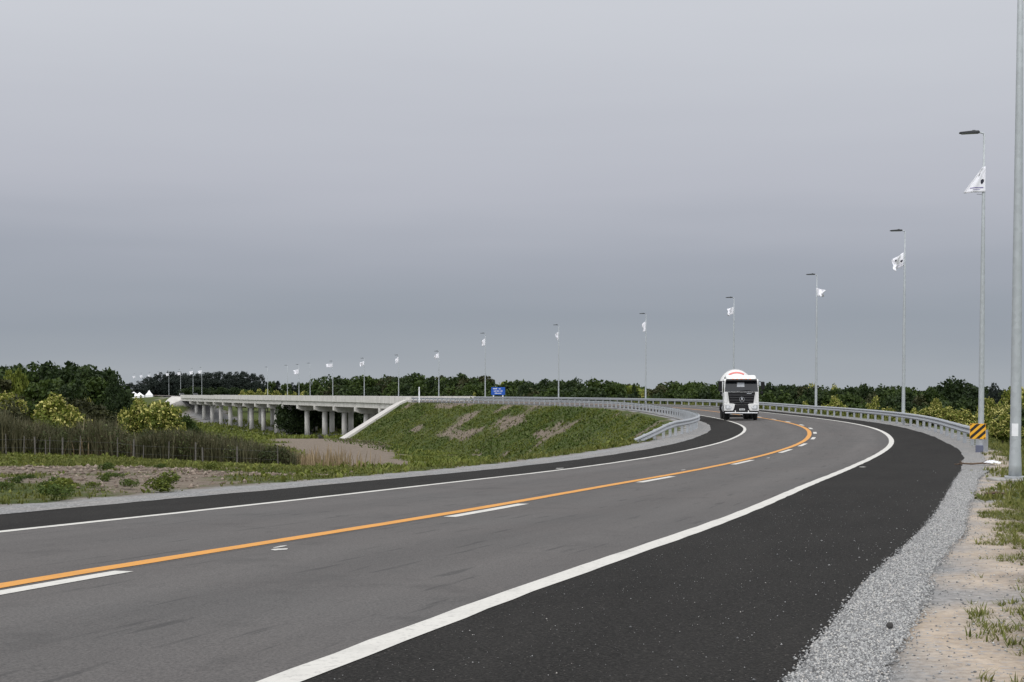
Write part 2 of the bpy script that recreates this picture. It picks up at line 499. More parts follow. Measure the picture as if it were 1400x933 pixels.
# ------------------------------------------------------------------ value noise for masks
def vnoise(x, y, scale, seed):
    r = np.random.default_rng(seed); T = r.random((256, 256))
    u, v = x / scale, y / scale
    i, j = np.floor(u).astype(int), np.floor(v).astype(int); a, b = u - i, v - j
    a, b = a * a * (3 - 2 * a), b * b * (3 - 2 * b)
    g = lambda p, q: T[p % 256, q % 256]
    return (g(i, j) * (1 - a) + g(i + 1, j) * a) * (1 - b) + (g(i, j + 1) * (1 - a) + g(i + 1, j + 1) * a) * b
def fbm(x, y, scale, seed, n=4):
    t, w, s = 0, 0, 1.
    for k in range(n):
        t = t + s * vnoise(x, y, scale / 2 ** k, seed + k); w += s; s *= .55
    return t / w
def sstep(a, b, x):
    t = np.clip((x - a) / (b - a), 0, 1); return t * t * (3 - 2 * t)

# ------------------------------------------------------------------ terrain
_ly = np.concatenate([np.arange(-60, 130, 1.), np.arange(130, 300, 2.), np.arange(300, 2600, 20.)])
_lx, _ls = CX(_ly), SL(_ly)
def road_coords(X, Y):
    """signed offset and road Y of the nearest point of the centre line"""
    X = np.asarray(X, float).ravel(); Y = np.asarray(Y, float).ravel()
    off = np.empty(len(X)); yy = np.empty(len(X))
    for a in range(0, len(X), 4000):
        x, y = X[a:a + 4000, None], Y[a:a + 4000, None]
        d2 = (x - _lx) ** 2 + (y - _ly) ** 2
        i = np.argmin(d2, 1)
        s = _ls[i]; n = np.sqrt(1 + s * s)
        dx, dy = x[:, 0] - _lx[i], y[:, 0] - _ly[i]
        yy[a:a + 4000] = _ly[i] + (dx * s + dy) / n / n
        off[a:a + 4000] = (dx - dy * s) / n
    return off, yy
B0, B1 = 291.0, 620.0        # the bridge's two ends
def base_z(X, Y, off):
    left = np.interp(Y, [-40, 0, 25, 40, 60, 97, 130, 160, 220, 280, 340, 400, 560, 600, 645, 900, 3000], [.7, .5, .05, -.55, -1.0, -2.1, -3.0, -4.2, -6.3, -7.0, -9, -10.5, -10.5, -7, -2.2, -2.0, -1.0])
    mid = np.interp(Y, [-40, 0, 25, 40, 60, 100, 150, 190, 220, 280, 340, 400, 560, 600, 645, 900, 3000], [.7, .5, .05, -.65, -1.3, -3.1, -5.2, -6.5, -7.0, -7.2, -9, -10.5, -10.5, -7, -4, -3.0, -1.0])
    right = np.interp(Y, [-40, 0, 12, 25, 40, 60, 100, 200, 280, 340, 400, 560, 645, 3000], [.8, .75, .55, .15, -.35, -.7, -1.6, -4.0, -6.2, -8, -9.5, -9.5, -4, -1.0])
    w = sstep(-32, -8, X)
    z = left * (1 - w) + mid * w
    r = sstep(-1, 1, off)
    z = z * (1 - r) + right * r
    return z + (fbm(X, Y, 9., 5) - .5) * .35 * sstep(7, 12, np.abs(off)) + (fbm(X, Y, 1.6, 9, 3) - .5) * .16 * sstep(7, 10, np.abs(off))
def emb_z(off, yy):
    ao = np.abs(off)
    zr = CZ(yy) + BANK(yy) * np.clip(off, -8, 8)
    along = np.minimum(np.maximum(yy - B0, 0), np.maximum(B1 - yy, 0))
    d = np.sqrt(np.maximum(ao - 7.9, 0) ** 2 + along ** 2)
    return zr - d / 1.62
def ground_z(X, Y):
    shp = np.shape(X)
    off, yy = road_coords(X, Y)
    x, y = np.ravel(X), np.ravel(Y)
    zb, ze = base_z(x, y, off), emb_z(off, yy)
    rough = (fbm(x, y, 2.2, 21, 3) - .5) * .5 * sstep(8.5, 12, np.abs(off))
    z = np.maximum(zb, ze + rough)
    z = np.maximum(z, zb) - np.where(np.abs(off) < 7.0, np.where(np.maximum(zb, ze) > zb - 1, 0, 0), 0)
    inside = (np.abs(off) < 7.6) & ~((yy > B0) & (yy < B1))
    under = np.interp(y, [0, 60, 130, 250, 330, 700], [.022, .03, .05, .06, .15, .35])
    zr = CZ(yy) + BANK(yy) * np.clip(off, -8, 8) - under
    z = np.where(inside, zr, z)
    blend = sstep(7.6, 8.2, np.abs(off))
    z = np.where((np.abs(off) >= 7.6) & (np.abs(off) < 8.2) & ~((yy > B0) & (yy < B1)), zr * (1 - blend) + np.maximum(zb, ze) * blend, z)
    return z.reshape(shp), off.reshape(shp), yy.reshape(shp)
def gz(x, y): return float(ground_z(np.array([x]), np.array([y]))[0][0])

def spaced(*segs):
    out = [segs[0][0]]
    for a, b, st in segs:
        n = max(1, int(round((b - a) / st))); out += list(np.linspace(a, b, n + 1)[1:])
    return np.array(out)
gx = spaced((-4500, -1000, 500), (-1000, -300, 60), (-300, -120, 9), (-120, -60, 2.5), (-60, 42, .6), (42, 100, 2.5), (100, 320, 9), (320, 1000, 60), (1000, 4500, 500))
gy = spaced((-60, -8, 4), (-8, 60, .55), (60, 130, .8), (130, 300, 1.2), (300, 700, 6), (700, 1200, 30), (1200, 5000, 400))
GX, GY = np.meshgrid(gx, gy)
GZ, GO, GYY = ground_z(GX, GY)
def grass_mask(X, Y, off, yy):
    """0 bare earth .. 1 grown over"""
    n1, n2 = fbm(X, Y, 14., 31, 4), fbm(X * .35 + Y * .2, Y * .9 - X * .5, 5., 41, 4)
    g = .78 + (n1 - .5) * 1.1 + (n2 - .5) * .9
    fld = sstep(-3, -9, X) * sstep(92, 70, Y) * sstep(-6, -8, off)          # bare field beyond the near shoulder
    patch = np.exp(-((X + 21) / 17) ** 2 - ((Y - 56) / 26) ** 2)
    g = g - fld * patch * (.12 + .75 * sstep(.38, .56, fbm(X, Y, 6.5, 47, 4))) + fld * .06
    inner = (off < -7) & (yy > 62) & (yy < B0)
    slope = sstep(-7, -9, off) * sstep(-26, -20, off)
    bare = fbm(yy * .5, off * 1.6, 6., 51, 4)
    g = np.where(inner, g + .16 - slope * sstep(0, .20, bare - np.interp(yy, [150, 215, 265], [.63, .52, .47])) * .66 - sstep(-9.4, -8.0, off) * .25, g)
    # earth track and apron below the bridge end
    apron = np.exp(-((X - (-11 - (Y - 125) * .138 + 3. * (fbm(X, Y, 14., 45, 2) - .5))) / np.interp(Y, [110, 180, 260], [3.0, 5.5, 8.5])) ** 2) * sstep(112, 130, Y) * sstep(310, 285, Y) * sstep(-17, -21, off)
    g = g - apron * 1.9
    tr = np.exp(-((Y - (118 + .05 * X)) / 5.5) ** 2) * sstep(-22, -14, X) * sstep(14, 4, X) + np.exp(-((Y - 84) / 2.5) ** 2) * sstep(-16, -10, X) * sstep(10, 2, X) * .8
    g = g - tr * 1.15
    g = np.where(off > 7.5, g + .30, g)
    return np.clip(g, -.2, 1.2)
GG = grass_mask(GX, GY, GO, GYY)
near_r = (GO > 0) & (GY < 58)
edge_n = (fbm(GX, GY, 1.6, 61, 3) - .5)
sand_o = np.interp(GY, [0, 12, 23, 34, 44, 60], [6.95, 6.85, 7.0, 7.3, 7.55, 7.4])
grav_o = np.interp(GY, [0, 16, 25, 41, 55, 64, 100], [6.27, 6.42, 6.58, 7.15, 7.05, 6.7, 6.4])
sandm = np.where(near_r, sstep(sand_o + .35, sand_o + .0, GO - edge_n * .8), 0)
GG = np.where(near_r, sstep(sand_o - .15, sand_o + .6, GO - edge_n * 1.1) * 1.0 - .12 * sstep(9.5, 7.5, GO), GG)
GG = np.where((np.abs(GO) < 7.0), -.3, GG)
gravm = np.where(near_r, sstep(grav_o + .18, grav_o, GO - edge_n * .7) + .8 * sstep(.60, .70, fbm(GX, GY, 1.1, 67, 3)) * sstep(8.0, 7.3, GO) * .8, sstep(7.3, 6.9, np.abs(GO) + edge_n * .6))
nyy, nxx = GX.shape
idx = np.arange(nyy * nxx).reshape(nyy, nxx)
F = np.stack([idx[:-1, :-1], idx[:-1, 1:], idx[1:, 1:], idx[1:, :-1]], -1).reshape(-1, 4)
ground = np_mesh('ground', np.stack([GX, GY, GZ], -1).reshape(-1, 3), F, M['ground'],
                 attrs=dict(grass=GG.ravel(), sand=np.clip(sandm, 0, 1).ravel(), gravel=np.clip(gravm, 0, 1).ravel()), smooth=True)
tag(ground, kind='structure')

# ------------------------------------------------------------------ road, shoulders, verge and markings
RY = spaced((-38, 60, .5), (60, 140, .7), (140, 300, 2), (300, 640, 5), (640, 1000, 8))
_seg = np.linalg.norm(np.diff(P(RY, 0)[:, :2], axis=0), axis=1)
RS = np.concatenate([[0], np.cumsum(_seg)])
def strip(name, mat, oL, oR, dz, Y=None, n=2, parent=None, jag=(0, 0), thick=0.):
    Y = RY if Y is None else Y
    oL = np.broadcast_to(oL(Y) if callable(oL) else oL, Y.shape) + (RNG.random(len(Y)) - .5) * jag[0]
    oR = np.broadcast_to(oR(Y) if callable(oR) else oR, Y.shape) + (RNG.random(len(Y)) - .5) * jag[1]
    t = np.linspace(0, 1, n)
    O = oL[:, None] * (1 - t) + oR[:, None] * t
    V = P(np.broadcast_to(Y[:, None], O.shape), O, dz)
    s = np.interp(Y, RY, RS)
    UV = np.stack([O, np.broadcast_to(s[:, None], O.shape)], -1).reshape(-1, 2)
    i = np.arange(O.size).reshape(O.shape)
    F = np.stack([i[:-1, :-1], i[:-1, 1:], i[1:, 1:], i[1:, :-1]], -1).reshape(-1, 4)
    return np_mesh(name, V.reshape(-1, 3), F, mat, parent, uv=UV)
WO, WI = 3.69, 3.42
def o_edge(Y): return np.interp(Y, [0, 8, 15, 23, 30, 41, 52, 57, 66, 82, 100, 290], [5.95, 5.95, 6.03, 6.22, 6.4, 6.6, 6.5, 6.3, 5.85, 5.45, 5.35, 5.35])
def i_edge(Y): return np.interp(Y, [0, 18, 23, 30, 54, 59, 69, 93, 110, 290], [-5.3, -5.4, -5.5, -5.4, -5.25, -5.2, -5.3, -5.45, -5.45, -5.4])
road = tag(strip('road', M['lane'], -WI - .06, WO + .08, 0., n=5), kind='structure')
sh1 = tag(strip('road_shoulder', M['shoulder'], WO + .08, lambda Y: o_edge(Y), 0., n=3, jag=(0, .06)), kind='structure')
sh2 = tag(strip('road_shoulder', M['shoulder'], lambda Y: i_edge(Y), -WI - .06, 0., n=3, jag=(.06, 0)), kind='structure')
VY = RY[(RY < 290)]
vn = lambda Y, s: (fbm(Y, Y * 0 + 3., 2.4, s, 4) - .5)
gr1 = tag(strip('gravel_verge', M['gravel'], lambda Y: o_edge(Y) - .04 + vn(Y, 71) * .16, lambda Y: np.interp(Y, [0, 16, 25, 41, 55, 64, 100], [6.27, 6.42, 6.58, 7.15, 7.05, 6.7, 6.4]) + vn(Y, 73) * .22, .006, VY, n=5, jag=(.04, .05)), kind='structure')
gr2 = tag(strip('gravel_verge', M['gravel'], lambda Y: i_edge(Y) - np.interp(Y, [0, 30, 60, 72, 90], [.85, .8, .75, 1.35, 1.15]) + vn(Y, 75) * .4, lambda Y: i_edge(Y) + .06 + vn(Y, 77) * .16, .006, VY, n=5, jag=(.10, .05)), kind='structure')
strip('edge_line', M['white_line'], WO - .10, WO + .10, .004, jag=(.018, .018), parent=road)
strip('edge_line', M['white_line'], -WI - .08, -WI + .08, .004, jag=(.018, .018), parent=road)
strip('centre_line', M['orange_line'], -.10, .10, .004, jag=(.014, .014), parent=road)
DASH = [(8.4, 12.45), (19.85, 23.15), (31.8, 35.5), (44.45, 48.1), (54.6, 57.9), (61.2, 64.4), (69.8, 72.8), (78.5, 81.5), (87.3, 90.3), (96, 99), (105.5, 108.5), (115, 118), (125, 128), (136, 139), (147, 150)]
for a, b in DASH:
    strip('lane_dash', M['white_line'], .19, .36, .004, np.linspace(a, b, 10), parent=road)
# traces of setting-out paint
def blotch(o0, y0, w, l, ang=0.):
    n = 9; mb = MB(); pts = []
    for k in range(n):
        a = 2 * math.pi * k / n; r = random.uniform(.6, 1.)
        pts.append((math.cos(a) * w * r, math.sin(a) * l * r))
    vs = [tuple(P(y0 + q, o0 + p, .0045)) for p, q in pts]
    mb.add(vs, [tuple(range(n))])
    return mb.build('paint_trace', M['old_paint'], road)
blotch(.50, 14.7, .10, .16); blotch(.36, 15.0, .04, .2); blotch(-3.75, 40.6, .12, .35); blotch(3.98, 43.0, .12, .25)
blotch(-.30, 40.0, .05, .3); blotch(.5, 50., .06, .25)

# ------------------------------------------------------------------ bridge
bp = P(B0, 0)
bridge = thing('bridge', 'long grey concrete road bridge on rows of round columns across the low ground', 'bridge')
NS = 16
def bz(Y): return CZ(Y)
BY = np.linspace(B0, B1, NS * 4 + 1)
def lofted(sec, Ys, dz=0.):
    """sec: closed outline [(offset, height)], swept along the road line"""
    rows = []
    for Y in Ys: rows.append([tuple(P(Y, o, z + dz) ) for o, z in sec])
    mb = MB(); n = len(sec)
    vs = [p for r in rows for p in r]
    fs = [(i * n + k, i * n + (k + 1) % n, (i + 1) * n + (k + 1) % n, (i + 1) * n + k) for i in range(len(rows) - 1) for k in range(n)]
    fs += [tuple(range(n - 1, -1, -1)), tuple((len(rows) - 1) * n + k for k in range(n))]
    return mb.add(vs, fs)
lofted([(-6.35, -.42), (6.35, -.42), (6.35, -.03), (-6.35, -.03)], BY).build('deck', M['concrete_dull'], bridge)
for sgn in (-1, 1):
    mb = MB()
    edges = np.linspace(B0 - (2 if sgn < 0 else 0), B1, NS * 2 + 1)
    for a, b in zip(edges[:-1], edges[1:]):
        k = lofted([(sgn * 6.36, -.46), (sgn * 6.64, -.46), (sgn * 6.60, .82), (sgn * 6.42, .82)] if sgn > 0 else [(-6.64, -.46), (-6.36, -.46), (-6.42, .82), (-6.60, .82)], [a + .03, b - .03])
        mb.add(k.v, k.f)
    mb.build('parapet', M['concrete'], bridge)
CAPY = [311.8 + 20.15 * i for i in range(15)]
ends = [B0 - 1] + CAPY + [B1 + 1]
for a, b in zip(ends[:-1], ends[1:]):
    mb = MB()
    for o in (-6.02, -1.85, 1.85, 6.02):
        k = lofted([(o - .28, -1.42), (o + .28, -1.42), (o + .28, -1.1), (o + .12, -.95), (o + .32, -.62), (o + .32, -.425), (o - .32, -.425), (o - .32, -.62), (o - .12, -.95), (o - .28, -1.1)] if abs(o) < 5 else
                   [(o - .30, -1.52), (o + .30, -1.52), (o + .30, -.425), (o - .30, -.425)], [a + .12, b - .12])
        mb.add(k.v, k.f)
    mb.build('girder', M['concrete'], bridge)
for i, Y in enumerate(CAPY):
    mb = lofted([(-6.5, -2.4), (-5.2, -2.85), (5.2, -2.85), (6.5, -2.4), (6.5, -1.525), (-6.5, -1.525)], [Y - .7, Y + .7])
    cap = mb.build('pier_cap', M['concrete'], bridge, bevel=.03)
    for o in (-3.9, 2.4):
        c = PV(Y, o); g = gz(c.x, c.y)
        MB().tube([(c.x, c.y, g - .3), (c.x, c.y, c.z - 2.855)], .64, 20).build('column', M['concrete'], cap, smooth=False)
        for p in cap.children[-1].data.polygons: p.use_smooth = len(p.vertices) == 4
# paved slope at the near end: a pale slab running down the side of the fill
def paving(Ya, Yb, o0, o1, n=14, lift=.22):
    rows_t, rows_b = [], []
    for k in range(n + 1):
        o = o0 + (o1 - o0) * k / n
        r = []
        for Y in (Ya, (Ya + Yb) / 2, Yb):
            q = P(Y, o)
            z = float(emb_z(np.array([o]), np.array([Y]))[0])
            r.append((q[0], q[1], z + lift))
        rows_t.append(r); rows_b.append([(x, y, z - lift - .3) for x, y, z in r])
    mb = MB().grid(rows_t).grid(rows_b)
    for rt, rb in ((0, 0), (-1, -1)):
        mb.grid([rows_t[rt], rows_b[rb]])
    for c in (0, 2):
        mb.grid([[r[c] for r in rows_t], [r[c] for r in rows_b]])
    return mb
paving(287.6, 291.6, -6.7, -19.2, lift=.35).build('slope_paving', M['concrete_white'], bridge)
paving(291.6, 304, 7, -7.5, lift=.15).build('abutment', M['concrete_dull'], bridge)
# far abutment: pale paved cone round the end of the fill
rows = []
for o_t, o_b in ((-19.5, -19.5), (-8.0, -22.0), (-7.6, -12.), (0, 0), (7.6, 9.)):
    r = []
    for t in np.linspace(0, 1, 8):
        oo = o_t + (o_b - o_t) * t; d_ = t * 15.
        yy_ = B1 + 3 - d_
        q = P(yy_, oo); z = float(P(B1, 0)[2]) - (.1 + d_ / 1.75)
        r.append((q[0], q[1], z + .25) if o_t > -19 else (q[0], q[1], float(P(B1, 0)[2]) - 8.6 - d_ * .02))
    rows.append(r)
rows[0] = [tuple(P(B1 + 16 - t, -8.0 - 14 * t / 15., 0)[:2]) + (float(P(B1, 0)[2]) + .2 - t / 1.75,) for t in np.linspace(0, 15, 8)]
MB().grid(rows).build('abutment', M['concrete_white'], bridge)

# ------------------------------------------------------------------ guard rails
W_SEC = [(.0, .44), (.05, .47), (.075, .52), (.03, .565), (.0, .60), (.03, .635), (.075, .68), (.05, .73), (.0, .755), (-.012, .755), (.035, .725), (.058, .68), (.018, .638), (-.014, .60), (.018, .562), (.058, .52), (.035, .475), (-.012, .44)]
def rail_line(Ys, offs, drop, face):
    """W-beam swept along the offsets; drop lowers the beam where the end is turned down"""
    rows = []
    for Y, o, d in zip(Ys, offs, drop):
        rows.append([tuple(P(Y, o + face * u, z - d)) for u, z in W_SEC])
    mb = MB(); n = len(W_SEC); vs = [p for r in rows for p in r]
    fs = [(i * n + k, i * n + (k + 1) % n, (i + 1) * n + (k + 1) % n, (i + 1) * n + k) for i in range(len(rows) - 1) for k in range(n)]
    return mb.add(vs, fs)
def post_mb(Y, o, face, top=.70):
    c = PV(Y, o - face * .13)
    h = heading(Y)
    rot = Matrix.Rotation(h, 3, 'Z')
    g = gz(c.x, c.y)
    top_z = float(P(Y, o)[2]) + top
    mb = MB(); L = top_z - min(g, c.z - .05) + .1; cz = top_z - L / 2
    for dx, d in ((0, (.008, .13)), ):
        mb.box((c.x, c.y, cz), (.012, .12, L), rot)
    for s in (-1, 1):
        mb.box(Vector((c.x, c.y, cz)) + rot @ Vector((.045 * 1 - .0, s * .064, 0)), (.10, .010, L - .004), rot)
    mb.box(Vector((c.x, c.y, top_z - .12)) + rot @ Vector((.05, (-.5 if face < 0 else -.5) * 0, 0)), (.09, .10, .30), rot)
    return mb
def o_rail(Y): return np.interp(Y, [56.3, 60, 64, 70, 80, 95, 290], [7.05, 6.75, 6.45, 6.2, 6.05, 5.95, 5.95])
outer = thing('guard_rail', 'long grey guard rail round the outside of the bend, ending at the striped panel', 'guard rail', group='guard rails of the bend')
Ys = np.concatenate([np.linspace(56.3, 130, 120), np.linspace(131, 290, 90)])
rail_line(Ys, o_rail(Ys), np.zeros(len(Ys)), -1).build('rail_beam', M['galv'], outer)
def walk(o_f, Y, Y1, step):
    out = [Y]
    while Y < Y1:
        q = P(Y, o_f(Y))[:2]; Yn = Y
        while np.linalg.norm(P(Yn, o_f(Yn))[:2] - q) < step: Yn += .05
        Y = Yn; out.append(Y)
    return out[:-1]
for Y in [56.5, 58.0, 59.6] + walk(o_rail, 61.5, 289, 3.1):
    post_mb(Y, float(o_rail(Y)), -1).build('post', M['galv'], outer)
# rounded end shoe
e = PV(56.3, float(o_rail(56.3)))
mbt = MB()
for k in range(7):
    a = math.pi * k / 6
pts = [PV(56.3 - .22 * math.sin(math.pi * k / 8), float(o_rail(56.3)) + .09 * (1 - math.cos(math.pi * k / 8)), 0) for k in range(9)]
mbt.grid([[(p.x, p.y, p.z + z) for p in pts] for z in (.44, .6, .755)])
mbt.build('end_shoe', M['galv'], outer, smooth=True)

def i_rail(Y): return np.interp(Y, [67.2, 70, 73, 77, 82, 90, 120, 290], [-7.35, -7.05, -6.75, -6.45, -6.25, -6.1, -6.1, -6.1])
inner = thing('guard_rail', 'grey guard rail along the top of the weedy slope, its end turned down', 'guard rail', group='guard rails of the bend')
Ys = np.concatenate([np.linspace(67.2, 130, 120), np.linspace(131, 290, 90)])
rail_line(Ys, i_rail(Ys), np.interp(Ys, [67.2, 73.5, 76], [.62, .10, 0]), 1).build('rail_beam', M['galv'], inner)
for Y in [69.5, 71.6, 73.6, 75.4] + walk(i_rail, 77, 289, 2.6):
    post_mb(Y, float(i_rail(Y)), 1, top=.70 - float(np.interp(Y, [67.2, 73.5, 76], [.62, .10, 0]))).build('post', M['galv'], inner)

# ------------------------------------------------------------------ striped hazard panel at the rail end
hp = PV(55.2, 6.88)
hz = thing('hazard_panel', 'square sign with slanting black and yellow stripes at the end of the guard rail', 'road sign', hp, math.radians(-17))
g0 = gz(hp.x, hp.y) - hp.z
MB().box((.10, .05, (g0 + .98) / 2 - .05), (.10, .06, 1.0 - g0)).build('post', M['galv'], hz)
MB().box((.06, .07, g0 + .13), (.26, .22, .30)).build('post_foot', plain('post_sleeve', (.10, .11, .16), .6), hz, bevel=.02)
zc, hs = .72, .262
pn = MB().box((0, 0, zc), (hs * 2, .02, hs * 2)).build('panel', M['yellow'], hz, bevel=.004)
def clip_poly(poly, f):
    out = []
    for a, b in zip(poly, poly[1:] + poly[:1]):
        fa, fb = f(a), f(b)
        if fa >= 0: out.append(a)
        if (fa >= 0) != (fb >= 0):
            t = fa / (fa - fb); out.append((a[0] + (b[0] - a[0]) * t, a[1] + (b[1] - a[1]) * t))
    return out
sq = [(-hs + .012, -hs + .012), (hs - .012, -hs + .012), (hs - .012, hs - .012), (-hs + .012, hs - .012)]
st = MB()
wst = .118
for k in range(-6, 7):
    c0 = k * 2 * wst - .06
    pl = clip_poly(clip_poly(sq, lambda q: (q[1] - q[0] * .92) - c0), lambda q: c0 + wst - (q[1] - q[0] * .92))
    if len(pl) >= 3: st.prism([(x, z + zc) for x, z in pl], 'y', -.0135, -.0095)
st.build('black_stripes', M['black'], hz)

# ------------------------------------------------------------------ lamp posts
def make_lamp(H, name, lean=0.):
    r = thing(name, None, None)
    prof = [(0, .135), (.25, .130), (.6, .115), (H * .30, .102), (H * .62, .078), (H * .83, .060), (H * .835, .046), (H - .03, .036)]
    MB().tube([(lean * h, 0, h) for h, _ in prof], [q for _, q in prof], 16).build('pole', M['pole'], r, smooth=True)
    MB().box((0, 0, -.02), (.42, .42, .05)).build('base_plate', M['galv'], r, bevel=.005)
    x = lean * H
    MB().tube([(x, 0, H - .10), (x - .02, 0, H), (x - .14, 0, H + .03), (x - .30, 0, H + .035)], [.036, .034, .03, .028], 8).build('arm', M['pole'], r, smooth=True)
    hd = MB().prism([(-.97, .012), (-.92, -.012), (-.22, -.024), (-.16, .03), (-.22, .075), (-.50, .075), (-.92, .042)], 'y', -.15, .15)
    h_ = hd.build('lamp_head', M['lamp'], r, bevel=.012, loc=(x, 0, H + .03))
    MB().box((-.60, 0, -.026), (.55, .24, .012), Matrix.Rotation(-.018, 3, 'Y')).build('lens', M['led'], h_)
    MB().box((-.40, 0, .092), (.13, .12, .035)).build('sensor', M['lamp'], h_, bevel=.01)
    MB().tube([(lean * 9.0 - .05, 0, 9.95), (lean * 9 - .26, 0, 9.97)], .012, 6).build('bracket', M['galv'], r)
    return r
def put_lamp(src, first, Y, o, label, group, name=None):
    p = PV(Y, o)
    o_ = src if first else copy_tree(src)
    o_.location = (p.x, p.y, max(gz(p.x, p.y), p.z - .12) if Y < 280 or Y > 622 else p.z)
    o_.rotation_euler = (0, 0, heading(Y) - R(90))
    tag(o_, label, 'street lamp', group)
    return o_
GL = 'street lamps round the outside of the bend'
lampA = make_lamp(12.38, 'street_lamp')
LP = [(64.45, 'street lamp standing behind the striped panel at the end of the guard rail'),
      (102.1, 'second street lamp beyond the striped panel, rising from the outer guard rail'),
      (139.9, 'third street lamp beyond the striped panel, over the dark trees beside the truck'),
      (177.2, 'street lamp whose pole rises straight behind the white truck'),
      (213.8, 'first street lamp on the bridge side of the truck, behind the outer guard rail'),
      (250.1, 'street lamp midway between the blue sign and the lamps near the truck'),
      (287.0, 'street lamp standing beside the blue road sign')]
lamps = []
for k, (Y, lab) in enumerate(LP):
    lamps.append(put_lamp(lampA, k == 0, Y, 7.185, lab, GL))
# near lamp with a sticker and a concrete base
near = copy_tree(lampA)
nx, ny = 10.72, 33.3
near.location = (nx, ny, gz(nx, ny) + .09)
near.rotation_euler = (0, 0, heading(33) - R(90))
tag(near, 'nearest street lamp, a thick grey pole with a white sticker on a concrete pad', 'street lamp', GL)
for ch in list(near.children):
    if ch.name.startswith('bracket'):
        bpy.data.objects.remove(ch); continue
    if ch.name.startswith('pole'):
        MB().add([(.118 * math.sin(a), -.118 * math.cos(a) * 1.0, z) for z in (.86, 1.13) for a in np.linspace(-.75, .45, 8)], [(k, k + 1, k + 9, k + 8) for k in range(7)]).build('sticker', M['sticker'], ch, smooth=True)
pad = MB().box((0, 0, -.12), (1.0, .8, .26)).build('concrete_pad', M['concrete_dull'], None, bevel=.02)
pad.location = (nx, ny, gz(nx, ny) + .04); tag(pad, 'pale square concrete pad under the nearest lamp', 'concrete pad')

lampB = make_lamp(10.0, 'bridge_lamp')
BR = [(600, 'bridge lamp nearest the blue sign, at the near end of the parapet'), (545, 'bridge lamp with a limp flag, second from the near end of the parapet'), (498, 'bridge lamp with a slanting flag, third from the near end of the parapet'), (455, 'bridge lamp with a flag blown out flat'),
      (424, 'bare bridge lamp nearest the lamp with the flat flag'), (393, 'bare bridge lamp, middle one of the three without flags'), (366, 'bare bridge lamp farthest along, above the low yellow bushes')]
blamps = []
for k, (px, lab) in enumerate(BR):
    Y = find_Y(px, 6.85, 292, 640)
    l = put_lamp(lampB, k == 0, Y, 6.85, lab, 'lamps along the bridge')
    l.location.z = float(P(Y, 6.5)[2]) - .1
    blamps.append(l)
far_px = [320, 276, 264, 247, 231, 218, 206, 195, 185]
flamps = []
for k, px in enumerate(far_px):
    Y = find_Y(px, 7.2, 560 if px == 320 else 622, 1000) if px != 320 else 455
    src = lampB if px == 320 else lampA
    l = copy_tree(src)
    p = PV(Y, 6.85 if px == 320 else 7.2)
    l.location = (p.x, p.y, p.z - .2)
    l.rotation_euler = (0, 0, heading(Y) - R(90))
    tag(l, 'bridge lamp in front of the dark gum trees' if px == 320 else 'far street lamp in the row along the road beyond the bridge', 'street lamp', 'lamps along the bridge' if px == 320 else 'far lamps beyond the bridge')
    flamps.append(l)

# ------------------------------------------------------------------ flags
def flag_mesh(w, h, droop, seed, swing, fold=.12, taper=0.):
    """cloth hung by its hoist edge on x=0 and blown to -x; returns a point function"""
    rs = np.random.default_rng(seed); ph = rs.random(4) * 6.28
    def pt(u, v):
        # u along the fly 0..1, v down the hoist 0..1
        sag = droop * u ** 1.3
        x = -w * u * (1 - .35 * droop) * (1 - .25 * swing * v) - .10 * math.sin(2.2 * v + ph[3]) * u
        z = -h * v * (1 - .15 * u * swing) - h * sag * (.75 + .2 * math.sin(ph[0]))
        y = fold * math.sin(6.5 * u + 2.2 * v + ph[1]) * (u ** .6) + .6 * fold * math.sin(11 * u - 3 * v + ph[2]) * u + swing * .25 * u
        x += .06 * math.sin(9 * v + 5 * u + ph[2]) * u * (1 - taper)
        x *= 1 - taper * .85 * (1 - v)
        return x, y, z
    return pt
def make_flag(w, h, droop, seed, swing=.4, fold=.12, marks=True, detail=14, taper=0.):
    pt = flag_mesh(w, h, droop, seed, swing, fold, taper)
    rows = [[pt(i / detail, j / detail) for i in range(detail + 1)] for j in range(detail + 1)]
    o = MB().grid(rows).build('flag', M['flag'], None, smooth=True)
    so = o.modifiers.new('thickness', 'SOLIDIFY'); so.thickness = .004; so.offset = 0
    if marks:
        def patch(name, mat, u0, u1, v0, v1, shape=None):
            mb = MB(); n = 8
            for sgn in (-1, 1):
                rr = []
                for j in range(n + 1):
                    v = v0 + (v1 - v0) * j / n; r = []
                    k = 1.0 if shape is None else shape(j / n)
                    uc, uh = (u0 + u1) / 2, (u1 - u0) / 2 * k
                    for i in range(n + 1):
                        x, y, z = pt(uc - uh + 2 * uh * i / n, v); r.append((x, y + sgn * .006, z))
                    rr.append(r)
                mb.grid(rr)
            mb.build(name, mat, o, smooth=True)
        patch('emblem', M['ink'], .10, .34, .48, .68, lambda t: max(.05, math.sin(math.pi * min(1, t ** .55 * .92)) ))
        patch('lettering', M['purple'], .10, .80, .80, .84)
        patch('lettering', M['purple'], .25, .60, .88, .90)
        patch('ring_mark', M['ink'], .62, .72, .22, .40, lambda t: abs(math.sin(math.pi * t)))
    return o
GF = 'white flags on the lamp posts'
def hang(o, lamp, z, label, group=GF, dx=-.06, yaw=0., dy=0.):
    m = Matrix.Translation(lamp.location) @ Matrix.Rotation(lamp.rotation_euler.z, 4, 'Z')
    o.location = m @ Vector((dx, dy, z))
    o.rotation_euler = (0, 0, lamp.rotation_euler.z + yaw)
    tag(o, label, 'flag', group)
    return o
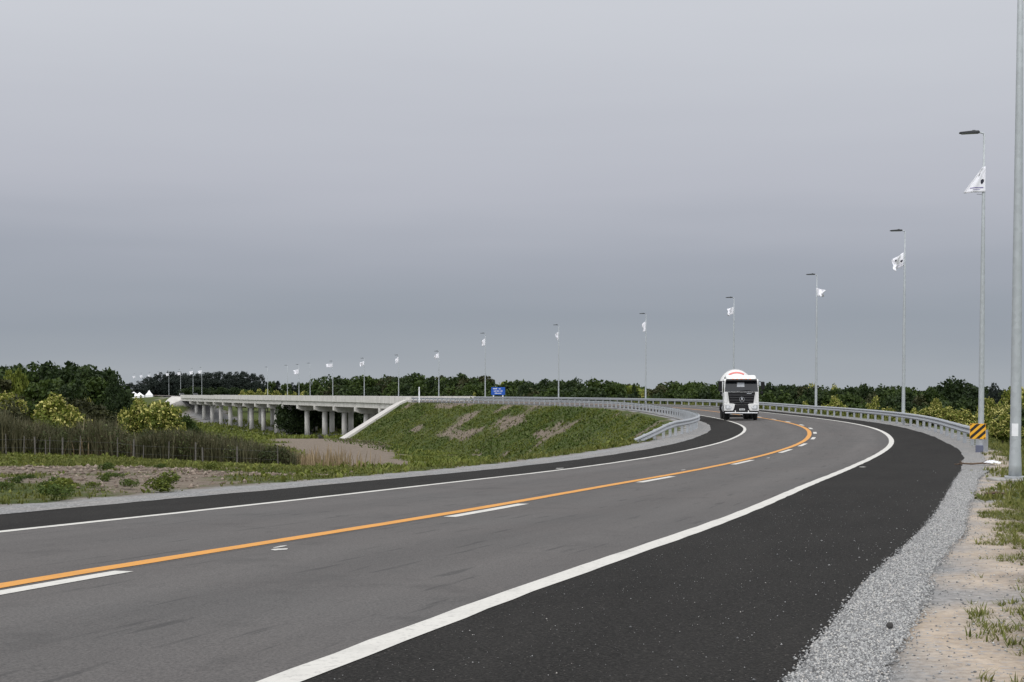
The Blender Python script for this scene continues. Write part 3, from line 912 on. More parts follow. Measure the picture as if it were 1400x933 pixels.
flag_spec = [  # lamp, width, hoist, droop, seed, swing, fold, yaw, label, z
    (lamps[0], .80, 1.02, .03, 1, .15, .07, -.10, 'white flag with a dark emblem and violet line, on the lamp behind the striped panel'),
    (lamps[1], .75, .85, .55, 2, .6, .20, .2, 'crumpled white flag on the second lamp beyond the striped panel'),
    (lamps[2], .95, .70, .35, 3, .8, .22, 3.0, 'white flag blown outward in two points, on the third lamp beyond the striped panel'),
    (lamps[3], .85, .80, .55, 4, .5, .24, .1, 'twisted white flag on the lamp behind the truck'),
    (lamps[4], .45, 1.25, .35, 5, .3, .10, .0, 'narrow hanging white flag on the first lamp past the truck'),
    (lamps[5], .50, 1.1, .5, 6, .4, .18, .2, 'small hanging white flag on the lamp between the blue sign and the truck'),
    (lamps[6], .60, 1.15, .5, 7, .3, .16, .0, 'hanging white flag on the lamp beside the blue sign'),
    (blamps[0], 1.1, .95, .45, 8, .5, .2, .1, 'slanting white flag on the bridge lamp nearest the blue sign'),
    (blamps[1], .85, 1.2, .6, 9, .3, .2, .0, 'limp white flag on the second bridge lamp'),
    (blamps[2], 1.2, .95, .6, 10, .5, .2, .1, 'ragged white flag on the third bridge lamp'),
    (blamps[3], 1.7, .95, .12, 11, .3, .14, .0, 'white flag blown out flat on its bridge lamp'),
]
FZ = [11.05, 11.0, 11.2, 11.35, 11.3, 11.3, 11.4, 9.6, 9.6, 9.3, 9.35]
for (l, w, h, dr, sd_, sw, fo, yaw, lab), z in zip(flag_spec, FZ):
    hang(make_flag(w, h, dr, sd_, sw, fo, marks=l in lamps[:2], taper=1. if l is lamps[0] else 0.), l, z, lab, yaw=yaw, dx=.06 if l is lamps[0] else -.06, dy=-.10 if l is lamps[0] else 0.)
ff = make_flag(1.7, 1.3, .25, 20, .4, .2, marks=False, detail=8)
for k, l in enumerate(flamps):
    o = ff if k == 0 else ff.copy()
    if k: COL.objects.link(o)
    hang(o, l, 8.6 if k == 0 else 11.2, 'white flag before the dark gum trees on a bridge lamp' if k == 0 else 'small white flag on a far lamp beyond the bridge', 'white flags on far lamps' if k else GF, yaw=random.uniform(-.3, .3))

# ------------------------------------------------------------------ blue road sign
Ysn = find_Y(681, 8.6, 240, 300)
sp_ = PV(Ysn, 8.6)
bs = thing('road_sign', 'blue rectangular road sign with white lettering on two white posts', 'road sign', sp_, R(6))
gb = gz(sp_.x, sp_.y) - sp_.z
for x in (-.85, .85):
    MB().box((x, .08, (1.05 + gb) / 2), (.22, .10, 1.05 - gb + .3)).build('post', M['sign_white'], bs)
bpan = MB().box((0, 0, 1.72), (2.55, .05, 1.42)).build('panel', M['blue'], bs, bevel=.02)
mb = MB()
for row, (z, spans) in enumerate([(2.16, [(-.95, -.15), (.10, .50)]), (1.74, [(-.80, -.42), (-.30, .20), (.32, .82)]), (1.34, [(-.62, .62)])]):
    for a, b in spans:
        x = a
        while x < b - .05:                       # runs of letter strokes, far too small to read
            w = random.uniform(.05, .09); hgt = random.uniform(.14, .22)
            mb.box((x + w / 2, -.028, z + (hgt - .18) / 2), (w, .006, hgt)); x += w + .035
mb.build('lettering', M['sign_white'], bs)
# white marker post at the near end of the bridge
mp_ = PV(find_Y(573, -7.0, 250, 292), -7.0)
mk = thing('marker_post', 'slim white marker post on the slope top at the near bridge end', 'marker post', (mp_.x, mp_.y, gz(mp_.x, mp_.y)))
MB().box((0, 0, 1.3), (.22, .12, 2.9)).build('post', M['sign_white'], mk, bevel=.02)
MB().box((0, -.065, 2.3), (.16, .012, .4)).build('reflector', M['reflector'], mk)

# ------------------------------------------------------------------ concrete mixer truck
TY = 113.0
TX = ray_x(1013.5) * TY
tz = float(P(TY, -2.4)[2])
truck = thing('mixer_truck', 'white concrete mixer truck with black grille driving towards the bend', 'truck', (TX, TY, tz + .005), R(-5.0))
T = truck
# cab shell
side = [(0.10, .62), (0.0, 1.10), (.02, 2.06), (.34, 2.93), (.52, 3.0), (2.0, 3.02), (2.05, .95), (1.55, .95), (1.5, 1.2), (.75, 1.2), (.6, .62)]
MB().prism(side, 'x', -1.24, 1.24).build('cab', M['truck_white'], T, bevel=.07)
# roof fairing
MB().prism([(.42, 2.985), (.62, 3.14), (1.0, 3.26), (1.9, 3.30), (1.9, 2.985)], 'x', -1.08, 1.08).build('roof_fairing', M['truck_white'], T, bevel=.15)
def slope_y(z): return .02 + (z - 2.06) / (2.93 - 2.06) * .32
def front_quad(x0, x1, x2, x3, z0, z1, t=.03, inset=0., fn=slope_y):
    """plate on the cab's raked front: lower edge x0..x1 at z0, upper edge x2..x3 at z1"""
    y0, y1 = fn(z0) - inset, fn(z1) - inset
    return MB().hexa([(x0, y0 - t, z0), (x1, y0 - t, z0), (x1, y0 + .01, z0), (x0, y0 + .01, z0)], [(x2, y1 - t, z1), (x3, y1 - t, z1), (x3, y1 + .01, z1), (x2, y1 + .01, z1)])
ws = front_quad(-1.19, 1.19, -1.14, 1.14, 2.08, 2.86).build('windscreen', M['glass'], T, bevel=.02)
front_quad(-.32, .22, -.31, .21, 2.43, 2.74, t=.012, inset=.03).build('pale_panel', M['light_grey'], ws)  # light grey rectangle laid on the glass
for s in (-1, 1):
    MB().tube([(s * .1, slope_y(2.12) - .05, 2.13), (s * .1 + .55, slope_y(2.2) - .055, 2.19)], .014, 6).build('wiper', M['truck_black'], ws)
vz = MB().prism([(-.06, 2.86), (.30, 2.80), (.40, 2.985), (.02, 2.985)], 'x', -1.10, 1.10).build('sun_visor', M['truck_black'], T, bevel=.02)
for x in (-.62, -.31, .0, .31, .62):
    MB().box((x, .0, 2.985), (.12, .08, .05)).build('marker_light', M['amber'], vz, bevel=.015)
# black pillars beside the windscreen
for s in (-1, 1):
    MB().hexa([(s * 1.235 - .02, .06, 2.05), (s * 1.235 + .02, .06, 2.05), (s * 1.235 + .02, .20, 2.05), (s * 1.235 - .02, .20, 2.05)],
              [(s * 1.235 - .02, .37, 2.86), (s * 1.235 + .02, .37, 2.86), (s * 1.235 + .02, .5, 2.86), (s * 1.235 - .02, .5, 2.86)]).build('pillar', M['truck_black'], T)
    w_ = MB().prism([(.30, 2.12), (.56, 2.80), (1.35, 2.82), (1.40, 2.05), (.9, 1.98)], 'x', s * 1.243 - .012, s * 1.243 + .012).build('side_window', M['glass'], T)
    d_ = MB().box((s * 1.245, .95, 1.62), (.016, .95, .72)).build('door', M['truck_white'], T, bevel=.006)
    MB().box((s * 1.262, .55, 1.75), (.03, .16, .05)).build('handle', M['truck_black'], d_, bevel=.008)
# grille
fl = lambda z: 0.0 + (z - 1.10) / .96 * .02
gl = front_quad(-.84, .84, -.98, .98, 1.16, 2.05, t=.05, fn=fl).build('grille', M['truck_black'], T, bevel=.02)
for z, hw in ((1.28, .82), (1.46, .85), (1.64, .88), (1.82, .92)):
    MB().box((0, -.062, z), (hw * 2, .035, .085)).build('slat', plain('grille_slat', (.016, .016, .018), .5), gl, bevel=.015)
# round emblem with three spokes
em = MB(); ring = []
c = Vector((.03, -.092, 1.52)); rr = .175
em.tube([c + Vector((math.cos(a) * rr, 0, math.sin(a) * rr)) for a in np.linspace(0, 2 * math.pi, 25)], .016, 6, cap=False)
for a in (90, 210, 330):
    a = R(a); d = Vector((math.cos(a), 0, math.sin(a))); n = Vector((-d.z, 0, d.x))
    em.hexa([c + n * .04 + Vector((0, .012, 0)), c - n * .04 + Vector((0, .012, 0)), c - n * .04 - Vector((0, .02, 0)), c + n * .04 - Vector((0, .02, 0))],
            [c + d * rr + n * .006 + Vector((0, .01, 0)), c + d * rr - n * .006 + Vector((0, .01, 0)), c + d * rr - n * .006, c + d * rr + n * .006])
em.build('emblem', M['chrome'], gl)
MB().box((.55, -.056, 1.955), (.34, .012, .055)).build('badge', M['chrome'], gl)
# bumper, corner pods and headlights
MB().prism([(-.10, .62), (-.04, 1.14), (.25, 1.14), (.25, .48), (.0, .48)], 'x', -1.23, 1.23).build('bumper', M['truck_black'], T, bevel=.03)
for s in (-1, 1):
    poly = [(s * 1.245, .70), (s * .62, .70), (s * .54, .84), (s * .46, 1.18), (s * .60, 1.21), (s * 1.245, 1.26)]
    pod = MB().prism(poly, 'y', -.16, .10).build('corner_panel', M['truck_white'], T, bevel=.03)
    hl = MB().prism([(s * 1.15, .82), (s * .80, .80), (s * .70, .97), (s * .88, 1.10), (s * 1.16, 1.14)], 'y', -.19, -.155).build('headlight', plain('headlight_housing', (.42, .43, .44), .2), T, bevel=.012)
    for x, z, r in ((.98, .97, .105), (.80, .93, .07)):
        MB().tube([(s * x, -.20, z), (s * x, -.185, z)], [r * .85, r], 14).build('lamp', M['headlight'], hl)
    MB().prism([(s * 1.235, 1.28), (s * 1.0, 1.28), (s * 1.06, 2.02), (s * 1.225, 2.02)], 'y', -.055, .0).build('air_deflector', M['truck_white'], T, bevel=.02)
bar = MB().box((0, -.16, .555), (2.36, .09, .10)).build('lower_bar', plain('bumper_bar', (.62, .63, .64), .35, .3), T, bevel=.035)
for s in (-.44, .50):
    MB().box((s, -.155, .66), (.075, .06, .14)).build('bar_bracket', M['truck_white'], bar, bevel=.01)
pl_ = MB().box((.05, -.125, .80), (.40, .012, .13)).build('number_plate', M['plate'], T)
MB().box((.05, -.1325, .80), (.30, .004, .055)).build('plate_lettering', plain('plate_grey', (.22, .22, .23), .5), pl_)
# mirrors
for s, h_, zc_ in ((1, .50, 2.52), (-1, .66, 2.48)):
    a_ = MB().tube([(s * 1.22, .22, 2.80), (s * 1.36, .10, 2.82), (s * 1.46, .06, 2.70)], .022, 8).build('mirror_arm', M['truck_black'], T)
    MB().box((s * 1.52, .08, zc_), (.27, .14, h_ + .08)).build('mirror', M['truck_black'], a_, bevel=.05)
    MB().box((s * 1.46, .09, zc_ - .50), (.17, .12, .22)).build('mirror', M['truck_black'], a_, bevel=.04)
# chassis, fuel tank, steps, mudguards
MB().box((0, 4.7, .95), (.86, 8.2, .26)).build('chassis', M['truck_black'], T, bevel=.01)
for s in (-1, 1):
    MB().tube([(s * .98, 2.25, .82), (s * .98, 3.3, .82)], .30, 16).build('fuel_tank', M['rim'], T, smooth=False)
    MB().box((s * 1.16, .42, .52), (.16, .5, .05)).build('step', M['truck_black'], T)
    for yc_ in (1.13, 5.55, 6.95):
        arc = []
        for a in np.linspace(R(10), R(170), 12):
            arc.append((yc_ - math.cos(a) * .66, .52 + math.sin(a) * .66))
        arc2 = [(yc_ - math.cos(a) * .62, .52 + math.sin(a) * .62) for a in np.linspace(R(170), R(10), 12)]
        MB().prism(arc + arc2, 'x', s * 1.24, s * .86).build('mudguard', M['truck_white'] if yc_ < 2 else M['truck_black'], T)
def wheel(x, y, w=.30, dual=False):
    e = bpy.data.objects.new('wheel', None)
    s = 1 if x > 0 else -1
    prof = [(-w / 2, .30), (-w / 2, .46), (-w / 2 + .035, .515), (-w * .2, .525), (w * .2, .525), (w / 2 - .035, .515), (w / 2, .46), (w / 2, .30)]
    n = 28; vs = []; fs = []
    for k in range(n):
        a = 2 * math.pi * k / n
        vs += [(x + px, y + r * math.cos(a), .525 + r * math.sin(a)) for px, r in prof]
    m = len(prof)
    for k in range(n):
        for j in range(m - 1):
            fs.append((k * m + j, k * m + j + 1, ((k + 1) % n) * m + j + 1, ((k + 1) % n) * m + j))
    o = MB().add(vs, fs).build('wheel', M['rubber'], T, smooth=True)
    MB().tube([(x - s * (w / 2 - .03), y, .525), (x + s * (w / 2 - .05), y, .525), (x + s * (w / 2 - .10), y, .525), (x + s * (w / 2 - .02), y, .525)], [.305, .305, .20, .13], 24).build('rim', M['rim'], o)
    bpy.data.objects.remove(e)
for s in (-1, 1):
    wheel(s * 1.06, 1.13)
    for y in (5.55, 6.95):
        wheel(s * 1.04, y); wheel(s * .70, y)
MB().box((-.28, 1.3, .30), (1.1, .10, .18)).build('axle', plain('axle_grey', (.20, .20, .20), .6), T, bevel=.03)
# drum, tilted, with stripe
ax0, ax1 = Vector((-.14, 2.35, 2.25)), Vector((-.14, 7.9, 2.75))
dax = (ax1 - ax0).normalized(); L_ = (ax1 - ax0).length
dprof = [(0, .50), (.18, .66), (.9, .98), (1.6, 1.18), (2.2, 1.25), (3.1, 1.23), (4.2, .95), (5.2, .64), (L_, .48)]
MB().tube([ax0 + dax * t for t, _ in dprof], [r for _, r in dprof], 36).build('drum', M['truck_white'], T, smooth=True)
dr = T.children[-1]
u_ = dax.cross(Vector((1, 0, 0))).normalized()
if u_.z < 0: u_ = -u_
rows = []
for t in np.linspace(1.22, 1.55, 4):
    r = float(np.interp(t, [q for q, _ in dprof], [q for _, q in dprof])) + .012
    rows.append([ax0 + dax * t + (u_ * math.cos(a) + Vector((1, 0, 0)) * math.sin(a)) * r for a in np.linspace(-.55, .50, 16)])
MB().grid(rows).build('stripe', M['red'], dr, smooth=True)
MB().tube([ax0 + dax * 3.25, ax0 + dax * 3.45], 1.255, 36).build('roller_ring', M['rim'], dr)
MB().prism([(2.15, 1.08), (2.35, 1.08), (2.35, 2.7), (2.15, 2.5)], 'x', -.55, .55).build('drum_stand', M['truck_black'], T, bevel=.02)
MB().prism([(7.2, 1.08), (7.7, 1.08), (7.7, 2.4), (7.45, 2.4)], 'x', -.6, .6).build('rear_stand', M['truck_white'], T, bevel=.02)
hop = MB()
hop.hexa([(-.35, 7.7, 3.0), (.35, 7.7, 3.0), (.35, 8.3, 3.0), (-.35, 8.3, 3.0)], [(-.7, 7.45, 3.62), (.7, 7.45, 3.62), (.7, 8.6, 3.62), (-.7, 8.6, 3.62)])
hop.build('hopper', M['truck_white'], T, bevel=.02)
MB().tube([(0, 8.2, 2.5), (0, 8.9, 1.5)], [.28, .2], 14).build('chute', M['truck_white'], T)
MB().tube([(-1.05, 2.2, .9), (-1.05, 2.2, 3.15)], .075, 10).build('exhaust', M['truck_black'], T)

# ------------------------------------------------------------------ trees and bushes
def leaves(C, size, seed, flat=.0, up=None):
    """one rhombus leaf clump per centre in C (n,3); size (n,) or scalar"""
    r = np.random.default_rng(seed); n = len(C)
    a = r.normal(size=(n, 3)); a /= np.linalg.norm(a, axis=1)[:, None]
    b = r.normal(size=(n, 3)); b -= a * (a * b).sum(1)[:, None]; b /= np.linalg.norm(b, axis=1)[:, None]
    s = (np.broadcast_to(size, (n,)) * (.6 + .8 * r.random(n)))[:, None]
    V = np.stack([C - a * s * .5, C + b * s * .33 - a * s * .05, C + a * s * .5, C - b * s * .33 + a * s * .05], 1).reshape(-1, 3)
    F = np.arange(n * 4).reshape(n, 4)
    return V, F
def blob_points(c, rad, n, r, shell=.75):
    d = r.normal(size=(n, 3)); d /= np.linalg.norm(d, axis=1)[:, None]
    t = np.where(r.random(n) < shell, 1 - .22 * r.random(n) ** 1.5, r.random(n) ** .5)
    t = t * (1 + .10 * r.normal(size=n))
    return np.asarray(c) + d * np.asarray(rad) * t[:, None]
def crown(kind, seed):
    r = np.random.default_rng(seed); pts = []
    if kind == 'dome':            # broad, bushy to the ground
        for k in range(30):
            a = r.random() * 6.283; u = r.random() ** .5
            zc = .12 + .66 * r.random() * (1 - .45 * u * u)
            rr = (.11 + .09 * r.random())
            pts.append(blob_points((math.cos(a) * u * .40, math.sin(a) * u * .40, zc), (rr * 1.2, rr * 1.2, rr), 190, r))
        for k in range(10):
            a = r.random() * 6.283; u = .33 * r.random() ** .5
            pts.append(blob_points((math.cos(a) * u, math.sin(a) * u, .78 + .14 * r.random() - u * .3), (.12, .12, .10), 140, r))
        sz = .060
    elif kind == 'tall':          # upright, ragged top
        for k in range(34):
            a = r.random() * 6.283; zc = .10 + .80 * r.random()
            u = (.36 - .20 * max(0, zc - .45)) * r.random() ** .6
            rr = .09 + .07 * r.random()
            pts.append(blob_points((math.cos(a) * u, math.sin(a) * u, zc), (rr, rr, rr), 130, r))
        for k in range(5):
            pts.append(blob_points(((r.random() - .5) * .3, (r.random() - .5) * .3, .90 + .07 * r.random()), (.055, .055, .06), 70, r))
        sz = .058
    elif kind == 'round':         # full rounded head
        for k in range(44):
            a = r.random() * 6.283; u = r.random() ** .5
            zc = .10 + .74 * r.random() * math.sqrt(max(.02, 1 - u * u))
            rr = .09 + .07 * r.random()
            pts.append(blob_points((math.cos(a) * u * .40, math.sin(a) * u * .40, zc), (rr * 1.15, rr * 1.15, rr), 150, r))
        sz = .058
    elif kind == 'umbrella':      # smooth wide dome on dark under-storey
        for k in range(46):
            a = r.random() * 6.283; u = r.random() ** .5
            top = math.sqrt(max(0, 1 - u * u * .92))
            zc = .20 + .62 * top * (1 - .22 * r.random())
            rr = .075 + .05 * r.random()
            pts.append(blob_points((math.cos(a) * u * .45, math.sin(a) * u * .45, zc), (rr * 1.3, rr * 1.3, rr), 120, r))
        for k in range(16):
            a = r.random() * 6.283; u = r.random() ** .5 * .42
            pts.append(blob_points((math.cos(a) * u, math.sin(a) * u, .25 + .25 * r.random()), (.12, .12, .12), 90, r))
        sz = .052
    elif kind == 'gum':           # open crown in plates on a long bare stem
        for k in range(20):
            a = r.random() * 6.283; zc = .42 + .54 * r.random()
            u = (.30 - .12 * max(0, zc - .75)) * r.random() ** .6
            rr = .06 + .06 * r.random()
            pts.append(blob_points((math.cos(a) * u, math.sin(a) * u, zc), (rr * 1.2, rr * 1.2, rr * .75), 110, r))
        sz = .050
    elif kind == 'pine':
        for k in range(16):
            zc = .18 + .78 * k / 15; w = .30 * (1 - zc) + .05
            for j in range(3):
                a = r.random() * 6.283
                pts.append(blob_points((math.cos(a) * w * .6, math.sin(a) * w * .6, zc), (w * .6, w * .6, .05), 50, r))
        sz = .05
    else:                         # 'bush'
        for k in range(34):
            a = r.random() * 6.283; u = r.random() ** .5
            zc = .14 + .58 * math.sqrt(1 - .85 * u * u) * (.35 + .65 * r.random())
            rr = .12 + .06 * r.random()
            pts.append(blob_points((math.cos(a) * u * .42, math.sin(a) * u * .42, zc), (rr * 1.1, rr * 1.1, rr), 120, r))
        sz = .075
    C = np.concatenate(pts)
    C[:, 2] = np.abs(C[:, 2])
    C[:, 2] *= .985 / np.percentile(C[:, 2], 99.6)
    C[:, :2] *= .5 / np.percentile(np.hypot(C[:, 0], C[:, 1]), 97.)
    return C, sz
def trunk_mb(kind, seed):
    r = random.Random(seed); mb = MB()
    top = {'gum': .80, 'tall': .75, 'pine': .93}.get(kind, .55)
    w = {'gum': .016, 'pine': .02}.get(kind, .026)
    pts = [(0, 0, -.06)]; x = y = 0
    for k in range(1, 6):
        x += r.uniform(-.02, .02); y += r.uniform(-.02, .02); pts.append((x, y, top * k / 5))
    mb.tube(pts, [w * (1.25 - .95 * k / 5) for k in range(6)], 8)
    for k in range(6):
        b = Vector(pts[r.choice((2, 3, 3, 4))]); a = r.random() * 6.28
        e_ = b + Vector((math.cos(a) * .24, math.sin(a) * .24, r.uniform(.10, .22)))
        mb.tube([b, (b + e_) / 2 + Vector((0, 0, -.015)), e_], [w * .55, w * .4, w * .15], 6)
    return mb
PROTO = {}
def proto(kind, leaf, blossom=None, bark='bark', seed=1, name='tree'):
    key = (kind, leaf, blossom, seed)
    if key in PROTO: return PROTO[key]
    C, sz = crown(kind, seed * 13 + 5)
    r = bpy.data.objects.new(name, None); COL.objects.link(r)
    trunk_mb(kind, seed).build('trunk', M[bark], r, smooth=True)
    V, F = leaves(C, sz, seed)
    np_mesh('crown', V, F, LEAF[leaf], r)
    if blossom:
        rr = np.random.default_rng(seed + 90)
        top = C[(C[:, 2] > .34) & (rr.random(len(C)) < .75)]
        cl = vnoise(top[:, 0] * 9 + 40, top[:, 1] * 9 + top[:, 2] * 9 + 40, 1., seed)
        top = top[cl > .40]
        dirs = top - np.array([0, 0, .35])
        top = top + dirs / np.linalg.norm(dirs, axis=1)[:, None] * .018
        V, F = leaves(top, sz * .85, seed + 3)
        np_mesh('blossom', V, F, LEAF[blossom], r)
    PROTO[key] = [r, False]
    return PROTO[key]
def plant(px, ytop, Y, width_px, kind, leaf, label, group, blossom=None, name='tree', cat='tree', seed=1, bark='bark', sink=.0, depth=1.0, X=None, h=None, w=None):
    X = ray_x(px) * Y if X is None else X
    ytop += 6 if (px < 185 and Y < 170) else (3 if 690 < px < 1345 and Y > 110 else 1)
    g = gz(X, Y) - sink
    if h is None: h = max(.6, (EYE + (HOR + ROLL * (px - 700) - ytop) / FPX * Y) - g)
    if w is None: w = width_px / FPX * Y
    pr = proto(kind, leaf, blossom, bark, seed, name)
    if not pr[1]:
        o = pr[0]; pr[1] = True
    else:
        o = copy_tree(pr[0])
    o.name = name
    o.location = (X, Y, g)
    o.rotation_euler = (0, 0, random.uniform(0, 6.28))
    o.scale = (w, w * depth, h)
    return tag(o, label, cat, group)

def prof(pts):
    a = np.array(pts, float)
    return lambda x: float(np.interp(x, a[:, 0], a[:, 1]))
rnd = random.Random(5)
LEAFKINDS = [('dome', 'broad'), ('dome', 'dark'), ('round', 'broad'), ('dome', 'dark'), ('round', 'dark'), ('dome', 'olive'), ('dome', 'broad')]
def belt(x0, x1, step, top, Yf, label, group, lower=0., jit=2.5, wf=1.9, kinds=LEAFKINDS, name='tree', cat='tree', yj=8., seeds=3, sink=0., asp=.85):
    x = x0
    while x < x1:
        k, l = rnd.choice(kinds)
        Y = Yf(x) + rnd.uniform(-yj, yj)
        xx = x + rnd.uniform(-.25, .25) * step; yt = top(xx) + lower + rnd.uniform(-.3, 1.) * jit
        hpx = (EYE - gz(ray_x(xx) * Y, Y)) / Y * FPX + HOR - yt
        plant(xx, yt, Y, max(step * wf, hpx * asp) * rnd.uniform(.9, 1.25), k, l, label, group, name=name, cat=cat, seed=rnd.randint(1, seeds), sink=sink)
        x += step * rnd.uniform(.8, 1.2)

# wood at the left, beyond the reeds
TL = prof([(-40, 493), (0, 492), (12, 496), (30, 494), (50, 497), (72, 498), (85, 494.5), (104, 493.7), (116, 496), (128, 499), (142, 503), (155, 506), (166, 508), (174, 513)])
belt(-30, 158, 17, TL, lambda x: 150, 'dark green tree in the back of the wood behind the reeds', 'trees at the back of the reed-side wood', jit=3, wf=2.0)
belt(-30, 148, 24, TL, lambda x: 135, 'rounded green tree in the middle of the wood behind the reeds', 'trees in the middle of the reed-side wood', lower=17, jit=8, wf=2.0, kinds=[('dome', 'dark'), ('dome', 'olive'), ('dome', 'broad'), ('tall', 'olive')])
belt(-30, 172, 24, TL, lambda x: 122, 'low dark bush at the front of the wood, just behind the reeds', 'bushes at the front of the reed-side wood', lower=48, jit=10, wf=2.0, name='bush', cat='bush', kinds=[('bush', 'dark'), ('bush', 'olive'), ('bush', 'broad')])
plant(153, 506, 128, 50, 'round', 'dark', 'dark tree at the bridge end of the reed-side wood, nearest the white tents', None, seed=2)
plant(168, 530, 126, 34, 'dome', 'dark', 'dark round tree below the last crown of the reed-side wood', None, seed=1)
plant(82, 537, 118, 74, 'bush', 'bright', 'yellow-green flowering bush in the middle of the reed-side wood', None, 'pale', name='flowering_bush', cat='bush', seed=1)
plant(8, 533, 126, 66, 'bush', 'bright', 'flowering bush with pale tops at the outer edge of the reed-side wood', None, 'pale', name='flowering_bush', cat='bush', seed=2)
plant(112, 530, 130, 30, 'bush', 'bright', 'small pale-topped bush high in the reed-side wood', None, 'pale', name='flowering_bush', cat='bush', seed=2)
plant(20, 501, 140, 40, 'dome', 'bright', 'lighter olive tree among the dark ones at the outer end of the wood', None, seed=2)
plant(190, 546, 114, 56, 'bush', 'bright', 'big bright yellow-green bush beside the reeds, its half nearest the wood', None, 'pale', name='flowering_bush', cat='bush', seed=1)
plant(218, 550, 112, 66, 'bush', 'bright', 'big bright yellow-green bush beside the reeds, its half nearest the bridge', None, 'pale', name='flowering_bush', cat='bush', seed=2)
plant(258, 568, 118, 40, 'bush', 'broad', 'low green bush in front of the far bridge columns', None, name='bush', cat='bush', seed=1)
plant(236, 572, 116, 34, 'bush', 'bright', 'small plain green bush joining the bright bush to the low one by the bridge', None, name='bush', cat='bush', seed=3)
plant(60, 566, 114, 60, 'bush', 'bright', 'broad plain green bush under the yellow-green one, behind the reeds', None, name='bush', cat='bush', seed=3)
plant(207, 552, 560, 16, 'bush', 'olive', 'grey-green bush on the earth bank beside the far bridge end', None, name='bush', cat='bush', seed=2)
plant(216, 553, 570, 18, 'bush', 'olive', 'brownish scrub on the earth bank touching the far bridge end', None, name='bush', cat='bush', seed=1)

# gum trees far behind the bridge
TG = prof([(168, 524), (180, 521), (190, 522), (195, 517), (207, 510), (225, 507), (245, 506.5), (255, 509), (265, 507.5), (285, 508), (300, 505.5), (320, 506), (333, 507), (340, 508.5), (353, 511)])
belt(172, 356, 8.2, TG, lambda x: 820, 'dark grey-green gum tree in the tall row far beyond the bridge', 'gum trees far beyond the bridge', jit=2, wf=2.3, kinds=[('gum', 'gum')], yj=20, seeds=3, asp=.5)
belt(176, 350, 11, TG, lambda x: 800, 'darker under-tree below the gum crowns far beyond the bridge', 'under-storey of the far gum trees', lower=9, jit=4, wf=1.9, kinds=[('dome', 'gum'), ('tall', 'gum')], yj=12)
belt(262, 440, 13, lambda x: 529, lambda x: 700, 'low green bush along the foot of the trees beyond the bridge', 'bushes beyond the bridge parapet', jit=3, wf=2.0, kinds=[('bush', 'broad'), ('bush', 'dark')], name='bush', cat='bush', yj=10)
# thinner trees between the gums and the green belt
TS = prof([(352, 519), (360, 523), (372, 519), (382, 519), (392, 523), (400, 520), (415, 520.5), (428, 524), (438, 519)])
belt(356, 436, 9, TS, lambda x: 690, 'small bluish tree in the low gap of the skyline behind the bridge', 'small trees in the skyline gap', jit=3, wf=1.7, kinds=[('pine', 'gum'), ('dome', 'broad'), ('gum', 'gum')], yj=15, asp=.5)
for k, (px, yt, w) in enumerate([(330, 534.5, 14), (342, 534, 16), (354, 533, 18), (366, 533, 18), (378, 534, 15), (392, 536, 12), (404, 536.5, 14), (416, 535, 16), (425, 535, 12)]):
    plant(px, yt, 600, w * 1.3, 'bush', 'bright', 'pale yellow flowering bush showing just over the bridge parapet', 'yellow bushes over the parapet', 'pale', name='flowering_bush', cat='bush', seed=1 + k % 3)

# green belt beyond the embankment
TM = prof([(436, 518), (440, 517), (455, 516), (466, 517), (478, 514.5), (492, 517), (505, 514), (520, 515.5), (535, 517), (548, 514), (572, 513), (595, 517.5), (612, 515), (620, 514.5), (640, 514), (652, 516), (660, 522), (666, 527), (682, 527), (690, 520.5), (700, 518), (712, 520), (720, 521.5), (735, 519.5), (752, 518), (770, 519), (795, 518), (820, 518.5), (840, 520.5), (852, 525), (860, 524.5), (866, 522.5), (874, 529), (882, 531), (895, 530), (905, 523), (920, 520.5), (940, 522), (960, 521), (975, 522.5), (1000, 524), (1040, 523.5), (1060, 523.6), (1080, 524.5), (1100, 526), (1120, 528.5), (1150, 528.5), (1165, 526), (1190, 525), (1215, 528), (1235, 525.5), (1255, 530.5), (1270, 528), (1290, 528), (1330, 529), (1352, 527), (1365, 533), (1385, 531), (1420, 528)])
YM = prof([(430, 470), (540, 430), (640, 380), (760, 330), (880, 285), (1000, 245), (1100, 205), (1200, 175), (1300, 150), (1420, 135)])
belt(440, 655, 11.5, TM, YM, 'green tree in the tall belt behind the near half of the bridge', 'tree belt behind the bridge', jit=2, wf=2.1)
belt(690, 862, 11.5, TM, YM, 'dark tree in the belt between the blue sign and the open gap', 'tree belt between sign and gap', jit=2, wf=2.1)
belt(902, 1255, 12.5, TM, YM, 'dark tree in the long belt behind the truck and the outer rail', 'tree belt behind the outer rail', jit=2, wf=2.1)
belt(664, 690, 9, TM, lambda x: 390, 'lighter low tree in the dip behind the blue sign', 'low trees behind the blue sign', jit=2, wf=2., kinds=[('bush', 'bright'), ('dome', 'broad')])
belt(868, 905, 9, TM, lambda x: 300, 'low olive tree in the open gap of the belt', 'low trees in the belt gap', jit=1.5, wf=2., kinds=[('bush', 'olive'), ('bush', 'bright')])
plant(866, 522.5, 288, 11, 'tall', 'dark', 'narrow dark tree standing at the edge of the gap in the belt', None, seed=1)
